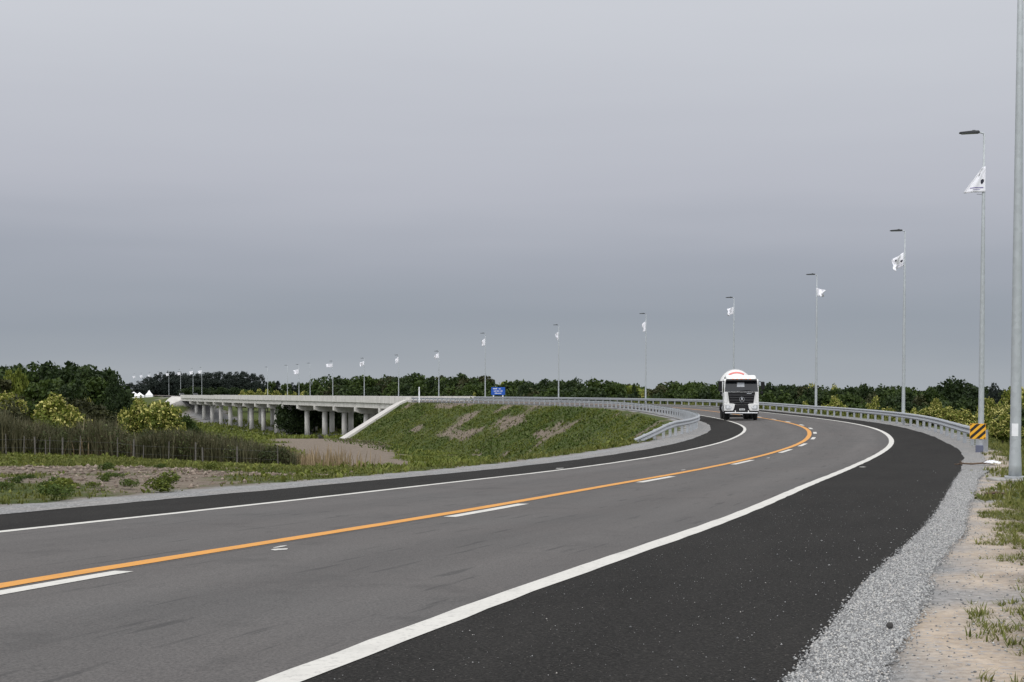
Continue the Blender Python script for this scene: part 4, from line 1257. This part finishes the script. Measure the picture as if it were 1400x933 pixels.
# second, lower row of the belt
lowk = [('bush', 'dark'), ('bush', 'broad'), ('dome', 'dark'), ('bush', 'olive'), ('dome', 'broad')]
belt(440, 900, 17, lambda x: TM(x) + 11, lambda x: YM(x) - 22, 'low green tree in front of the belt, behind the rail on the embankment', 'lower trees of the belt', jit=4, wf=2.0, kinds=lowk, yj=5)
belt(890, 1260, 19, lambda x: TM(x) + 9, lambda x: YM(x) - 18, 'low dark tree in front of the belt, behind the outer rail', 'lower trees behind the outer rail', jit=5, wf=2.0, kinds=lowk, yj=5)
belt(880, 1330, 26, lambda x: TM(x) + 23, lambda x: YM(x) - 26, 'dark green bush just outside the outer guard rail', 'bushes outside the outer rail', jit=5, wf=2.1, kinds=[('bush', 'dark'), ('bush', 'broad'), ('bush', 'olive')], name='bush', cat='bush', yj=4)
belt(395, 535, 17, lambda x: 549, lambda x: 405, 'dark bush in the shade behind the bridge columns', 'bushes behind the bridge columns', jit=4, wf=2.2, kinds=[('bush', 'dark'), ('dome', 'dark')], name='bush', cat='bush', yj=6)
belt(1325, 1440, 20, lambda x: 531, lambda x: 250, 'low green tree on the skyline between the striped panel and the nearest lamp', 'skyline trees by the nearest lamp', jit=2, wf=2.2)
# right hand group
plant(1306, 516.5, 150, 92, 'umbrella', 'dark', 'wide dark dome-shaped tree, the largest crown behind the striped panel', None, seed=1)
plant(1274, 528, 146, 48, 'dome', 'broad', 'green tree against the flank of the large dome-shaped tree', None, seed=1)
plant(1355, 526, 152, 40, 'round', 'gum', 'grey-green round tree beside the lamp at the striped panel', None, seed=2)
plant(1388, 530, 150, 40, 'dome', 'bright', 'pale-topped tree behind the nearest lamp post', None, 'pale', seed=2)
plant(1420, 527, 150, 40, 'dome', 'dark', 'dark tree at the very edge beyond the nearest lamp post', None, seed=2)
plant(1330, 541, 128, 70, 'dome', 'dark', 'dark green tree below the dome-shaped crown', None, seed=2)
plant(1290, 545, 132, 70, 'dome', 'broad', 'low spreading green tree in front of the dome-shaped crown', None, seed=2)
plant(1385, 556, 112, 60, 'bush', 'dark', 'dark bush between the striped panel and the nearest lamp', None, name='bush', cat='bush', seed=1)
plant(1410, 566, 104, 56, 'bush', 'broad', 'green bush standing behind the nearest lamp post', None, name='bush', cat='bush', seed=2)
plant(1350, 574, 98, 40, 'bush', 'dark', 'low dark bush right behind the striped panel', None, name='bush', cat='bush', seed=3)
plant(1240, 548, 140, 60, 'dome', 'dark', 'dark low tree behind the second lamp from the striped panel', None, seed=1)
FL = [(1140, 542, 150, 26), (1150, 553, 140, 22), (1195, 544, 150, 20), (1100, 549, 160, 18), (1213, 557, 118, 26), (1234, 562, 112, 22), (1262, 561, 106, 30), (1283, 559, 104, 34), (1304, 564, 100, 30), (1322, 562, 100, 34), (1353, 546, 122, 26), (1372, 548, 120, 26), (1372, 566, 94, 36), (1280, 546, 126, 12), (940, 551, 225, 24), (900, 553, 235, 20), (870, 553, 240, 14), (990, 552, 190, 18), (1060, 556, 165, 20), (1020, 557, 170, 16), (1095, 560, 140, 18), (1160, 562, 128, 22), (1185, 566, 120, 18), (965, 554, 200, 16), (1125, 562, 136, 18), (1398, 533, 148, 26), (1226, 557, 116, 24), (1248, 559, 110, 22), (1272, 558, 104, 26), (1294, 558, 102, 28), (1312, 563, 98, 26), (1338, 566, 92, 26), (1110, 527, 260, 26), (1142, 528, 255, 22), (783, 536, 310, 14), (649, 541, 350, 12), (885, 536, 290, 26), (680, 531, 370, 16)]
for k, (px, yt, Y, w) in enumerate(FL):
    if 860 < px < 1255 and Y < 245: Y = find_Y(px, 12.5 + (k % 3), 82, 260)
    elif Y < 130 and px < 1330: Y = min(Y, 92)
    plant(px, yt - 1, Y, w * 1.5, 'bush', 'bright', 'pale yellow flowering bush among the dark trees along the outer rail', 'flowering bushes along the outer rail', 'pale', name='flowering_bush', cat='bush', seed=1 + k % 3)
for k, px in enumerate((1068, 1094, 1104, 1110)):
    plant(px, 523 + (k % 2), 420, 7, 'pine', 'gum', 'tiny dark tree on the far skyline by the third lamp', 'far skyline trees by the third lamp', seed=1)

# far wood closing the plain, one mass seen from here
rw = np.random.default_rng(151); Cw = []
for k in range(900):
    x_ = -1300 + 2600 * rw.random(); y_0 = 1150 + 250 * rw.random()
    h_ = 3.2 + 2.2 * rw.random(); Cw.append(blob_points((x_, y_0, gz(x_, y_0) + h_ * .5), (4. + 5 * rw.random(), 4., h_ * .5), 40, rw, .6))
V, F = leaves(np.concatenate(Cw), 1.9, 152)
tag(np_mesh('far_wood', V, F, LEAF['gum']), kind='stuff')

# ------------------------------------------------------------------ ground cover
def tufts(name, X, Y, h, mat, blades, width, seed, lean=.5, kind='stuff', broad=False, Z=None):
    """upright pointed blades; all of one cover in one object"""
    r = np.random.default_rng(seed); n = len(X)
    Z = ground_z(X, Y)[0] - .03 if Z is None else Z
    X, Y, Z, h = (np.repeat(q, blades) for q in (X, Y, Z, np.broadcast_to(h, (n,))))
    m = len(X); a = r.random(m) * 6.283; sp = (h * .35)
    bx, by = X + r.normal(size=m) * sp * .45, Y + r.normal(size=m) * sp * .45
    hh = h * (.55 + .7 * r.random(m)); ln = lean * hh * r.random(m)
    dx, dy = np.cos(a), np.sin(a)
    w = width * hh * (.7 + .6 * r.random(m)) * .5
    base = np.stack([bx, by, Z], -1)
    d = np.stack([dx, dy, dx * 0], -1); q = np.stack([-dy, dx, dx * 0], -1); up = np.array([0, 0, 1.])
    p0 = base - q * w[:, None] * (.25 if broad else .8); p1 = base + q * w[:, None] * (.25 if broad else .8)
    midp = base + d * (ln * .35)[:, None] + up * (hh * .55)[:, None]
    tip = base + d * ln[:, None] + up * (hh * (1 if not broad else .85))[:, None]
    p2 = midp + q * w[:, None]; p3 = midp - q * w[:, None]
    V = np.stack([p0, p1, p2, tip, p3], 1).reshape(-1, 3)
    i = np.arange(m)[:, None] * 5
    F = np.concatenate([i + np.array([0, 1, 2, 4])], 0)
    F2 = np.concatenate([i + np.array([4, 2, 3, 3])], 0)[:, :3]
    # keep quads only: a quad 0-1-2-4 and a degenerate-free quad 4-2-3 split through its tip
    tipb = tip + q * (w * .02)[:, None]
    V = np.stack([p0, p1, p2, p3, tipb, tip], 1).reshape(-1, 3)
    i = np.arange(m)[:, None] * 6
    F = np.concatenate([i + np.array([0, 1, 2, 3]), i + np.array([3, 2, 4, 5])], 0)
    o = np_mesh(name, V, F, mat)
    return tag(o, kind=kind)
def scatter(n, x0, x1, y0, y1, seed, keep):
    r = np.random.default_rng(seed)
    X = x0 + (x1 - x0) * r.random(n); Y = y0 + (y1 - y0) * r.random(n)
    off, yy = road_coords(X, Y)
    m = keep(X, Y, off, yy, r)
    return X[m], Y[m], off[m], yy[m]
# inner slope: weeds in clumps, with earth showing between
def keep_slope(lo, hi, seed):
    def f(X, Y, off, yy, r):
        g = grass_mask(X, Y, off, yy)
        c = fbm(yy * .6 + off * .3, off * 1.3, 5., seed, 3)
        return (off < -8.1) & (off > -27) & (yy > 60) & (yy < 286.5) & (r.random(len(X)) < .10 + .9 * sstep(.30, .75, g)) & (c > lo) & (c < hi)
    return f
def rnd_h(n, a, b, seed): return a + (b - a) * np.random.default_rng(seed).random(n) ** 1.6
X, Y, o_, y_ = scatter(110000, -32, 14, 60, 292, 101, keep_slope(.0, .58, 81))
tufts('slope_grass', X, Y, rnd_h(len(X), .08, .24, 1) * np.clip(Y / 150, .6, 1.3), LEAF['weed'], 5, .42, 102, 1.0, broad=True)
X, Y, o_, y_ = scatter(80000, -32, 14, 60, 292, 103, keep_slope(.54, 1.0, 81))
tufts('slope_weeds', X, Y, rnd_h(len(X), .10, .30, 2) * np.clip(Y / 150, .6, 1.3), LEAF['weed_dark'], 5, .48, 104, 1.0, broad=True)
X, Y, o_, y_ = scatter(60000, -32, 14, 60, 292, 105, keep_slope(.42, .50, 81))
X2, Y2, o2, y2 = scatter(60000, -32, 14, 60, 292, 107, lambda X, Y, off, yy, r: (off < -8.1) & (off > -24) & (yy > 62) & (yy < 286) & (r.random(len(X)) < sstep(.62, .30, grass_mask(X, Y, off, yy)) * .8 + .08))
tufts('slope_dead_grass', X2, Y2, rnd_h(len(X2), .06, .2, 31) * np.clip(Y2 / 150, .6, 1.3), LEAF['reed'], 4, .3, 108, 1.2)
tufts('slope_bright_weeds', X, Y, rnd_h(len(X), .10, .28, 3) * np.clip(Y / 150, .6, 1.3), LEAF['bright'], 5, .42, 106, 1.0, broad=True)
# meadow between the near shoulder and the slope
def keep_mead(X, Y, off, yy, r):
    g = grass_mask(X, Y, off, yy)
    vis = np.abs(X / np.maximum(Y, 1)) < .36
    return (off < -7.0) & ~((off > -20) & (yy > 75)) & vis & (r.random(len(X)) < sstep(.40, .78, g))
X, Y, o_, y_ = scatter(190000, -46, 10, 18, 100, 111, keep_mead)
tufts('meadow_grass', X, Y, rnd_h(len(X), .05, .18, 4) * np.clip(Y / 60, .7, 1.15), LEAF['turf'], 5, .22, 112, .9)
X, Y, o_, y_ = scatter(26000, -46, 10, 18, 100, 113, lambda X, Y, off, yy, r: keep_mead(X, Y, off, yy, r) & (fbm(X, Y, 4., 83, 3) > .53))
tufts('meadow_weeds', X, Y, rnd_h(len(X), .07, .22, 5) * np.clip(Y / 50, .7, 1.3), LEAF['weed'], 5, .5, 114, 1., broad=True)
X, Y, o_, y_ = scatter(60000, -90, 12, 96, 300, 115, lambda X, Y, off, yy, r: (off < -20) & (np.abs(X / Y) < .36) & (r.random(len(X)) < sstep(.35, .7, grass_mask(X, Y, off, yy))))
tufts('low_meadow', X, Y, rnd_h(len(X), .2, .55, 6), LEAF['weed'], 3, .3, 116, .9, broad=True)
# grass under and beyond the bridge
X, Y, o_, y_ = scatter(30000, -150, 10, 292, 560, 117, lambda X, Y, off, yy, r: np.abs(X / Y) < .3)
tufts('low_meadow', X, Y, rnd_h(len(X), .4, 1.1, 7), LEAF['weed'], 3, .35, 118, .9, broad=True)
# rough grass outside the bend
def keep_r(X, Y, off, yy, r):
    g = 7.35 + .75 * fbm(X, Y, 1.6, 61, 3) * 2 - .35
    e = fbm(X, Y, 1.6, 61, 3) - .5
    so = np.interp(Y, [0, 12, 23, 34, 44, 60], [6.95, 6.85, 7.0, 7.3, 7.55, 7.4])
    p = sstep(so - .22, so + .45, off - e * 1.5 + (fbm(X, Y, .45, 91, 3) - .5) * 1.3)
    return (off > 6.7) & (off < 40) & ~((np.abs(X - 10.72) < .62) & (Y > 32.2) & (Y < 33.9)) & (X / np.maximum(Y, 1) < .37) & (r.random(len(X)) < p)
X, Y, o_, y_ = scatter(90000, 1.5, 8, 5, 26, 121, keep_r)
tufts('verge_grass', X, Y, rnd_h(len(X), .02, .085, 8), LEAF['turf'], 8, .11, 122, 1.5)
X, Y, o_, y_ = scatter(46000, 6, 34, 24, 62, 123, keep_r)
tufts('verge_grass', X, Y, rnd_h(len(X), .05, .17, 9), LEAF['turf'], 6, .14, 124, 1.0)
X, Y, o_, y_ = scatter(14000, 2.0, 12, 6, 34, 127, lambda X, Y, off, yy, r: keep_r(X, Y, off, yy, r) & (Y > 19) & (fbm(X, Y, 1.1, 93, 3) > .56))
tufts('verge_weeds', X, Y, rnd_h(len(X), .03, .11, 19), LEAF['weed'], 6, .4, 128, 1.2, broad=True)
X, Y, o_, y_ = scatter(70000, 12, 75, 60, 230, 125, lambda X, Y, off, yy, r: (off > 7.2) & (off < 45) & (X / np.maximum(Y, 1) < .37))
tufts('rough_grass', X, Y, rnd_h(len(X), .06, .24, 10) * np.clip(Y / 80, .8, 2.), LEAF['turf'], 5, .3, 126, 1.)
# reeds and tall dead weeds behind the wire fence
def reed_h(X, Y):
    px = 700 + X / Y * FPX
    base = np.interp(px, [-60, 0, 30, 70, 105, 120, 150, 165, 190, 230, 280, 330, 380, 400, 430, 470], [2.2, 2.2, 2.0, 1.5, 1.7, 2.1, 2.0, 1.45, 1.5, 1.65, 1.6, 1.45, 1.25, .9, .6, .4])
    return base * (.48 + .86 * fbm(X, Y, 1.5, 95, 3))
X, Y, o_, y_ = scatter(22000, -42, -10, 96.6, 105, 131, lambda X, Y, off, yy, r: (X / Y * FPX + 700 < 405) & (off < -16))
tufts('reeds', X, Y, reed_h(X, Y), LEAF['reed'], 2, .032, 132, .5)
rr_ = np.random.default_rng(139); C_ = []
for k in range(760):                      # leafy growth between the stems
    x_ = -38 + 28 * rr_.random(); y_0 = 96.6 + 8 * rr_.random(); h_ = float(reed_h(np.array([x_]), np.array([y_0]))[0])
    if x_ / y_0 * FPX + 700 > 396: continue
    g_ = gz(x_, y_0); w_ = .3 + .5 * rr_.random()
    C_.append(blob_points((x_, y_0, g_ + h_ * (.35 + .35 * rr_.random())), (w_, w_, h_ * .45), 130, rr_, .4))
rr_.shuffle(C_)
for nm_, part_, lf_, sz_ in (('reed_leaves', C_[::2], 'reed', .12), ('reed_bushes', C_[1::2], 'reed_green', .14)):
    V, F = leaves(np.concatenate(part_), sz_, 141)
    tag(np_mesh(nm_, V, F, LEAF[lf_]), kind='stuff')
X, Y, o_, y_ = scatter(2600, -36, -9, 96, 112, 133, lambda X, Y, off, yy, r: (off < -16) & (fbm(X, Y, 3.5, 99, 3) > .50))
px_ = X / Y * FPX + 700
m_ = ((px_ > 385) & (px_ < 470)) | (np.random.default_rng(3).random(len(X)) < .22) | ((px_ > 90) & (px_ < 130) & (Y < 97.5))
tufts('dry_stalks', X[m_], Y[m_], rnd_h(int(m_.sum()), .6, 1.35, 11), LEAF['straw'], 3, .045, 134, .4)
# clods of earth, too many to count
X, Y, o_, y_ = scatter(26000, -46, -6, 20, 96, 145, lambda X, Y, off, yy, r: (off < -7.1) & (np.abs(X / Y) < .36) & (r.random(len(X)) < sstep(.62, .35, grass_mask(X, Y, off, yy))))
r_ = np.random.default_rng(146); nC = len(X); sC = (.015 + .085 * r_.random(nC) ** 3) * np.clip(Y / 50, .7, 1.4)
zC = ground_z(X, Y)[0]
oct8 = np.array([(1, 0, 0), (0, 1, 0), (-1, 0, 0), (0, -1, 0), (0, 0, .7), (0, 0, -.6)])
V = (oct8[None] * (sC[:, None, None] * (.6 + .8 * r_.random((nC, 6, 1))))) + np.stack([X, Y, zC + sC * .15], -1)[:, None]
Fo8 = np.array([(0, 1, 4), (1, 2, 4), (2, 3, 4), (3, 0, 4), (1, 0, 5), (2, 1, 5), (3, 2, 5), (0, 3, 5)])
cm_ = NM('clods'); gi_ = cm_.new('ShaderNodeNewGeometry')
tag(np_mesh('clods', V.reshape(-1, 3), (np.arange(nC)[:, None, None] * 6 + Fo8[None]).reshape(-1, 3), cm_.set(cm_.ramp(gi_.outputs['Random Per Island'], [(0., (.085, .062, .048)), (.6, (.17, .13, .10)), (1., (.27, .22, .18))]), .95)), kind='stuff')
# separate weeds on the bare field
def weed_mesh(seed, n=700, s=.055):
    r = np.random.default_rng(seed)
    C = np.concatenate([blob_points((r.normal() * .22, r.normal() * .22, .25 + .3 * r.random()), (.22, .22, .22), n // 5, r, .6) for k in range(5)])
    C[:, 2] = np.abs(C[:, 2])
    return leaves(C, s * 1.6, seed)
WD = []
for s_ in (1, 2, 3):
    V, F = weed_mesh(s_)
    WD.append((V, F))
weeds = [(66, 677, .95, .62, 'large dark green leafy weed on the bare field'), (88, 680, .75, .45, 'green weed touching the largest one on the bare field'), (80, 687, .6, .4, 'small weed in front of the largest one by the shoulder gravel'),
         (20, 662, .8, .3, 'low dark weed at the outer end of the bare field'), (42, 657, .6, .25, 'flat weed among clods near the outer end of the field'), (128, 669, .5, .28, 'lone small weed on the pale middle of the bare field'), (142, 660, .7, .4, 'small upright weed behind the lone one on the field'),
         (148, 647, .9, .55, 'leafy weed at the back of the bare field'), (178, 671, .6, .45, 'brownish stalky weed on the middle of the bare field'), (218, 675, .9, .5, 'bright weed tuft at the gravel edge of the field'), (221, 643, .8, .4, 'dark weed before the fence line at the back of the field'), (160, 656, .6, .3, 'low weed between the leafy and the dark ones'),
         (236, 660, .7, .3, 'flat weed at the near edge of the earth patch'), (290, 645, .9, .5, 'weed clump where the grass starts beyond the bare field'), (8, 670, .6, .3, 'little weed at the outermost end of the field')]
def ground_hit(px, py):
    for Y in np.arange(16, 110, .2):
        X = ray_x(px) * Y
        z = EYE - (py - HOR) / FPX * Y
        if gz(X, Y) >= z: return X, Y
    return ray_x(px) * 100, 100
for k, (px, py, w, h, lab) in enumerate(weeds):
    X, Y = ground_hit(px, py)
    V, F = WD[k % 3]
    o = np_mesh('weed', V * np.array([w * .8, w * .8, h * 1.05]), F, LEAF['weed_dark' if k % 4 != 1 else 'weed'])
    o.location = (X, Y, gz(X, Y) - .03)
    tag(o, lab, 'weed', 'weeds on the bare field')

# ------------------------------------------------------------------ wire fence before the reeds
fn = thing('wire_fence', 'old wire fence on weathered wooden posts along the front of the reeds', 'fence')
fposts = [-16, 8, 32, 48, 62, 67, 85, 109, 160, 182, 195, 230, 267, 277, 324, 380]
tops = []
for k, px in enumerate(fposts):
    Y = 96.0 + rnd.uniform(-.15, .15); X = ray_x(px) * Y; g = gz(X, Y)
    h = rnd.choice((1.0, 1.15, 1.3)); r_ = .06 if px in (48, 85, 182, 267, 277, 324) else .035
    MB().tube([(X, Y, g - .3), (X + rnd.uniform(-.06, .06), Y, g + h)], [r_, r_ * .8], 8).build('post', M['wood'], fn)
    tops.append((X, Y - .05, g))
for z in (.45, .95):
    MB().tube([(x, y, g + z) for x, y, g in tops], .004, 5).build('wire', M['wire'], fn)

# ------------------------------------------------------------------ far things
def marquee(px, ybase, Y, w_px, h, label, n=1):
    X = ray_x(px) * Y; g = gz(X, Y); w = w_px / FPX * Y
    t = thing('tent', label, 'tent', (X, Y, g), R(8), 'white tents beyond the bridge')
    r = w / 2; e = h * .34
    rf = MB()
    for z0, r0, z1, r1 in ((e, r, e + (h - e) * .45, r * .48), (e + (h - e) * .45, r * .48, h, .06)):
        rf.add([(sx * r0, sy * r0, z0) for sx, sy in ((-1, -1), (1, -1), (1, 1), (-1, 1))] + [(sx * r1, sy * r1, z1) for sx, sy in ((-1, -1), (1, -1), (1, 1), (-1, 1))], [(0, 1, 5, 4), (1, 2, 6, 5), (2, 3, 7, 6), (3, 0, 4, 7)])
    rf.build('roof', M['tent'], t)
    MB().hexa([(-r * .97, -r * .97, 0), (r * .97, -r * .97, 0), (r * .97, r * .97, 0), (-r * .97, r * .97, 0)], [(-r * .97, -r * .97, e), (r * .97, -r * .97, e), (r * .97, r * .97, e), (-r * .97, r * .97, e)]).build('side_cloth', M['tent'], t)
    return t
marquee(183, 543, 700, 17, 2.7, 'long white tent nearest the dark wood beyond the bridge')
marquee(191, 543, 705, 13, 2.4, 'white tent joined to the long tent beyond the bridge')
marquee(170, 541, 690, 8, 2.0, 'white tent half hidden by the edge of the dark wood')
marquee(204, 542, 700, 10, 3.4, 'pointed white tent standing alone beside the far road')
def dark_car(Y, o, label, group, rz=0):
    p = PV(Y, o)
    t = thing('car', label, 'car', p, heading(Y) - R(90) + rz, group)
    b = MB().prism([(-2.1, .35), (-2.1, .80), (-1.2, .92), (-.6, 1.42), (1.1, 1.42), (1.8, .95), (2.1, .88), (2.1, .35)], 'x', -.85, .85).build('body', M['car_black'], t, bevel=.08)
    for v in t.children[-1].data.vertices: v.co = Vector((v.co.x, v.co.y, v.co.z))
    for s in (-1, 1):
        MB().prism([(-1.05, .93), (-.55, 1.36), (1.0, 1.36), (1.45, .98)], 'x', s * .853 - .01, s * .853 + .01).build('side_window', M['glass'], t)
        for y in (-1.3, 1.3):
            MB().tube([(s * .66, y, .33), (s * .88, y, .33)], .33, 18).build('wheel', M['rubber'], t)
    MB().hexa([(-.70, -1.19, .95), (.70, -1.19, .95), (.70, -1.15, .93), (-.70, -1.15, .93)], [(-.64, -.70, 1.37), (.64, -.70, 1.37), (.64, -.66, 1.35), (-.64, -.66, 1.35)]).build('windscreen', M['glass'], t)
    for s in (-1, 1): MB().box((s * .6, -2.10, .68), (.3, .05, .14)).build('headlight', M['headlight'], t)
    return t
dark_car(find_Y(248.5, -2, 560, 660), -2, 'small dark car at the far end of the bridge, farther from us', 'dark cars on the far bridge end')
dark_car(find_Y(267, 2, 540, 660), 2, 'dark car on the bridge deck, nearer than the other one', 'dark cars on the far bridge end')
# dark bundle at the foot of a column
bx, by = ray_x(437) * 296, 296.0
bnd = MB()
for k in range(5):
    bnd.box((rnd.uniform(-.35, .35), rnd.uniform(-.2, .2), .18 + .12 * k), (.9 - .12 * k, .5, .22), Matrix.Rotation(rnd.uniform(-.3, .3), 3, 'Z'))
b_ = bnd.build('refuse_pile', M['stone'], None, bevel=.06)
b_.location = (bx, by, gz(bx, by) - .05); tag(b_, 'small dark heap on the earth below the bridge columns', 'heap')

# ------------------------------------------------------------------ bits on the verge
def at_px(px, py, off_z=0.):
    X, Y = ground_hit_near(px, py)
    return X, Y
def ground_hit_near(px, py):
    for Y in np.arange(6, 70, .05):
        X = ray_x(px) * Y
        o, yy = road_coords(np.array([X]), np.array([Y]))
        zr = float(P(yy, o)[0][2]) + .012 if abs(o[0]) < 7.4 else gz(X, Y)
        if zr >= EYE - (py - HOR) / FPX * Y: return X, Y, zr
    return ray_x(px) * 60, 60, 0
x, y, z = ground_hit_near(1219, 860)
bm_ = bmesh.new(); bmesh.ops.create_icosphere(bm_, subdivisions=2, radius=.018)
for v in bm_.verts: v.co = Vector((v.co.x * (1 + .3 * random.random()), v.co.y * .8, v.co.z * (1.0 + .35 * random.random())))
me = bpy.data.meshes.new('stone'); bm_.to_mesh(me); bm_.free(); me.materials.append(M['stone'])
st_ = bpy.data.objects.new('stone', me); COL.objects.link(st_); st_.location = (x, y, z + .018)
tag(st_, 'single dark stone lying on the grey gravel strip', 'stone')
# chalk mark across the gravel
x, y, z = ground_hit_near(1215, 824)
mb = MB()
for a, b in ((-.10, -.055), (-.03, .045), (.055, .12)):
    mb.add([(a, -.008, 0), (b, -.009 , 0), (b, .010, 0), (a, .007, 0)], [(0, 1, 2, 3)])
ck = mb.build('chalk_mark', M['old_paint']); ck.location = (x, y, z + .012); tag(ck, kind='structure')
# dead branch and a white rag
x, y, z = ground_hit_near(1322, 636)
br = MB()
br.tube([(-.30, .0, .03), (-.1, .05, .06), (.15, .0, .05), (.45, .06, .07), (.75, -.05, .03)], [.012, .022, .026, .02, .008], 7)
for k in range(16):
    p = Vector((rnd.uniform(-.3, .6), rnd.uniform(-.05, .08), .05)); a = rnd.uniform(0, 6.28)
    br.tube([p, p + Vector((math.cos(a) * .16, math.sin(a) * .12, rnd.uniform(-.02, .10)))], [.010, .004], 5)
b_ = br.build('branch', M['twig'], None, smooth=True); b_.location = (x, y, z); tag(b_, 'dead brown branch lying across the verge past the rail end', 'branch')
x, y, z = ground_hit_near(1357, 634)
V = []; n = 10
rows = [[((i / n - .5) * .42, (j / n - .5) * .30, .02 + .07 * abs(math.sin(i * 1.3 + j * .9)) * math.sin(math.pi * i / n) * math.sin(math.pi * j / n) + .05 * rnd.random()) for i in range(n + 1)] for j in range(n + 1)]
rg = MB().grid(rows).build('plastic_bag', M['rag'], None, smooth=True); rg.location = (x, y, z + .005); tag(rg, 'crumpled white plastic bag at the end of the dead branch', 'bag')
x, y, z = ground_hit_near(1362, 676)
b2 = MB().tube([(-.16, 0, .02), (0, .03, .035), (.17, .0, .02)], [.018, .025, .012], 7).build('stick', M['twig'], None, smooth=True)
b2.location = (x, y, z); tag(b2, 'short brown stick on the sand before the nearest lamp', 'stick')
# loose chippings over sand and gravel, too many to count
r = np.random.default_rng(77); n = 2600; n2 = 86000
Yp = 5.5 + 34 * r.random(n) ** 1.7; op = np.interp(Yp, [0, 16, 25, 41], [6.35, 6.45, 6.6, 7.15]) + .9 * r.random(n) ** 1.5
Yq = 5.5 + 36 * r.random(n2) ** 2.0
oa = o_edge(Yq) - .03; ob = np.interp(Yq, [0, 16, 25, 41], [6.29, 6.44, 6.60, 7.16]) + vn(Yq, 73) * .22
oq = oa + (ob - oa) * r.random(n2) + r.normal(size=n2) * .03
far_ = r.random(n2) < .0012
oq = np.where(far_, oa - 1.2 * r.random(n2) ** 2.5, oq)
n3 = 1700
Yr = 5.5 + 24 * r.random(n3) ** 1.5; Yq = np.concatenate([Yq, Yr]); oq = np.concatenate([oq, 3.9 + (o_edge(Yr) - 3.9) * r.random(n3)]); n2 += n3
Yp = np.concatenate([Yp, Yq]); op = np.concatenate([op, oq]); n += n2
pp = P(Yp, op)
zz = np.maximum(ground_z(pp[:, 0], pp[:, 1])[0], np.where(op < np.interp(Yp, [0, 16, 25, 41], [6.4, 6.5, 6.65, 7.2]), P(Yp, op)[:, 2] + .004, -9))
s_ = .0045 + .0062 * r.random(n) ** 1.6
s_[-n3:] = .0018 + .0030 * r.random(n3) ** 3
oct_ = np.array([(1, 0, 0), (0, 1, 0), (-1, 0, 0), (0, -1, 0), (0, 0, .8), (0, 0, -.6)])
V = (oct_[None] * (s_[:, None, None] * (.7 + .6 * r.random((n, 6, 1))))) + np.stack([pp[:, 0], pp[:, 1], zz + s_ * .3], -1)[:, None]
Fo = np.array([(0, 1, 4), (1, 2, 4), (2, 3, 4), (3, 0, 4), (1, 0, 5), (2, 1, 5), (3, 2, 5), (0, 3, 5)])
F = (np.arange(n)[:, None, None] * 6 + Fo[None]).reshape(-1, 3)
chm = NM('chippings'); gi = chm.new('ShaderNodeNewGeometry')
chip = np_mesh('chippings', V.reshape(-1, 3), F, chm.set(chm.ramp(gi.outputs['Random Per Island'], [(0., (.09, .092, .093)), (.5, (.25, .252, .252)), (.9, (.42, .42, .41)), (1., (.48, .45, .41))]), .9))
tag(chip, kind='stuff')
for k, v in PROTO.items():
    if not v[1]:
        for c in list(v[0].children): bpy.data.objects.remove(c)
        bpy.data.objects.remove(v[0])
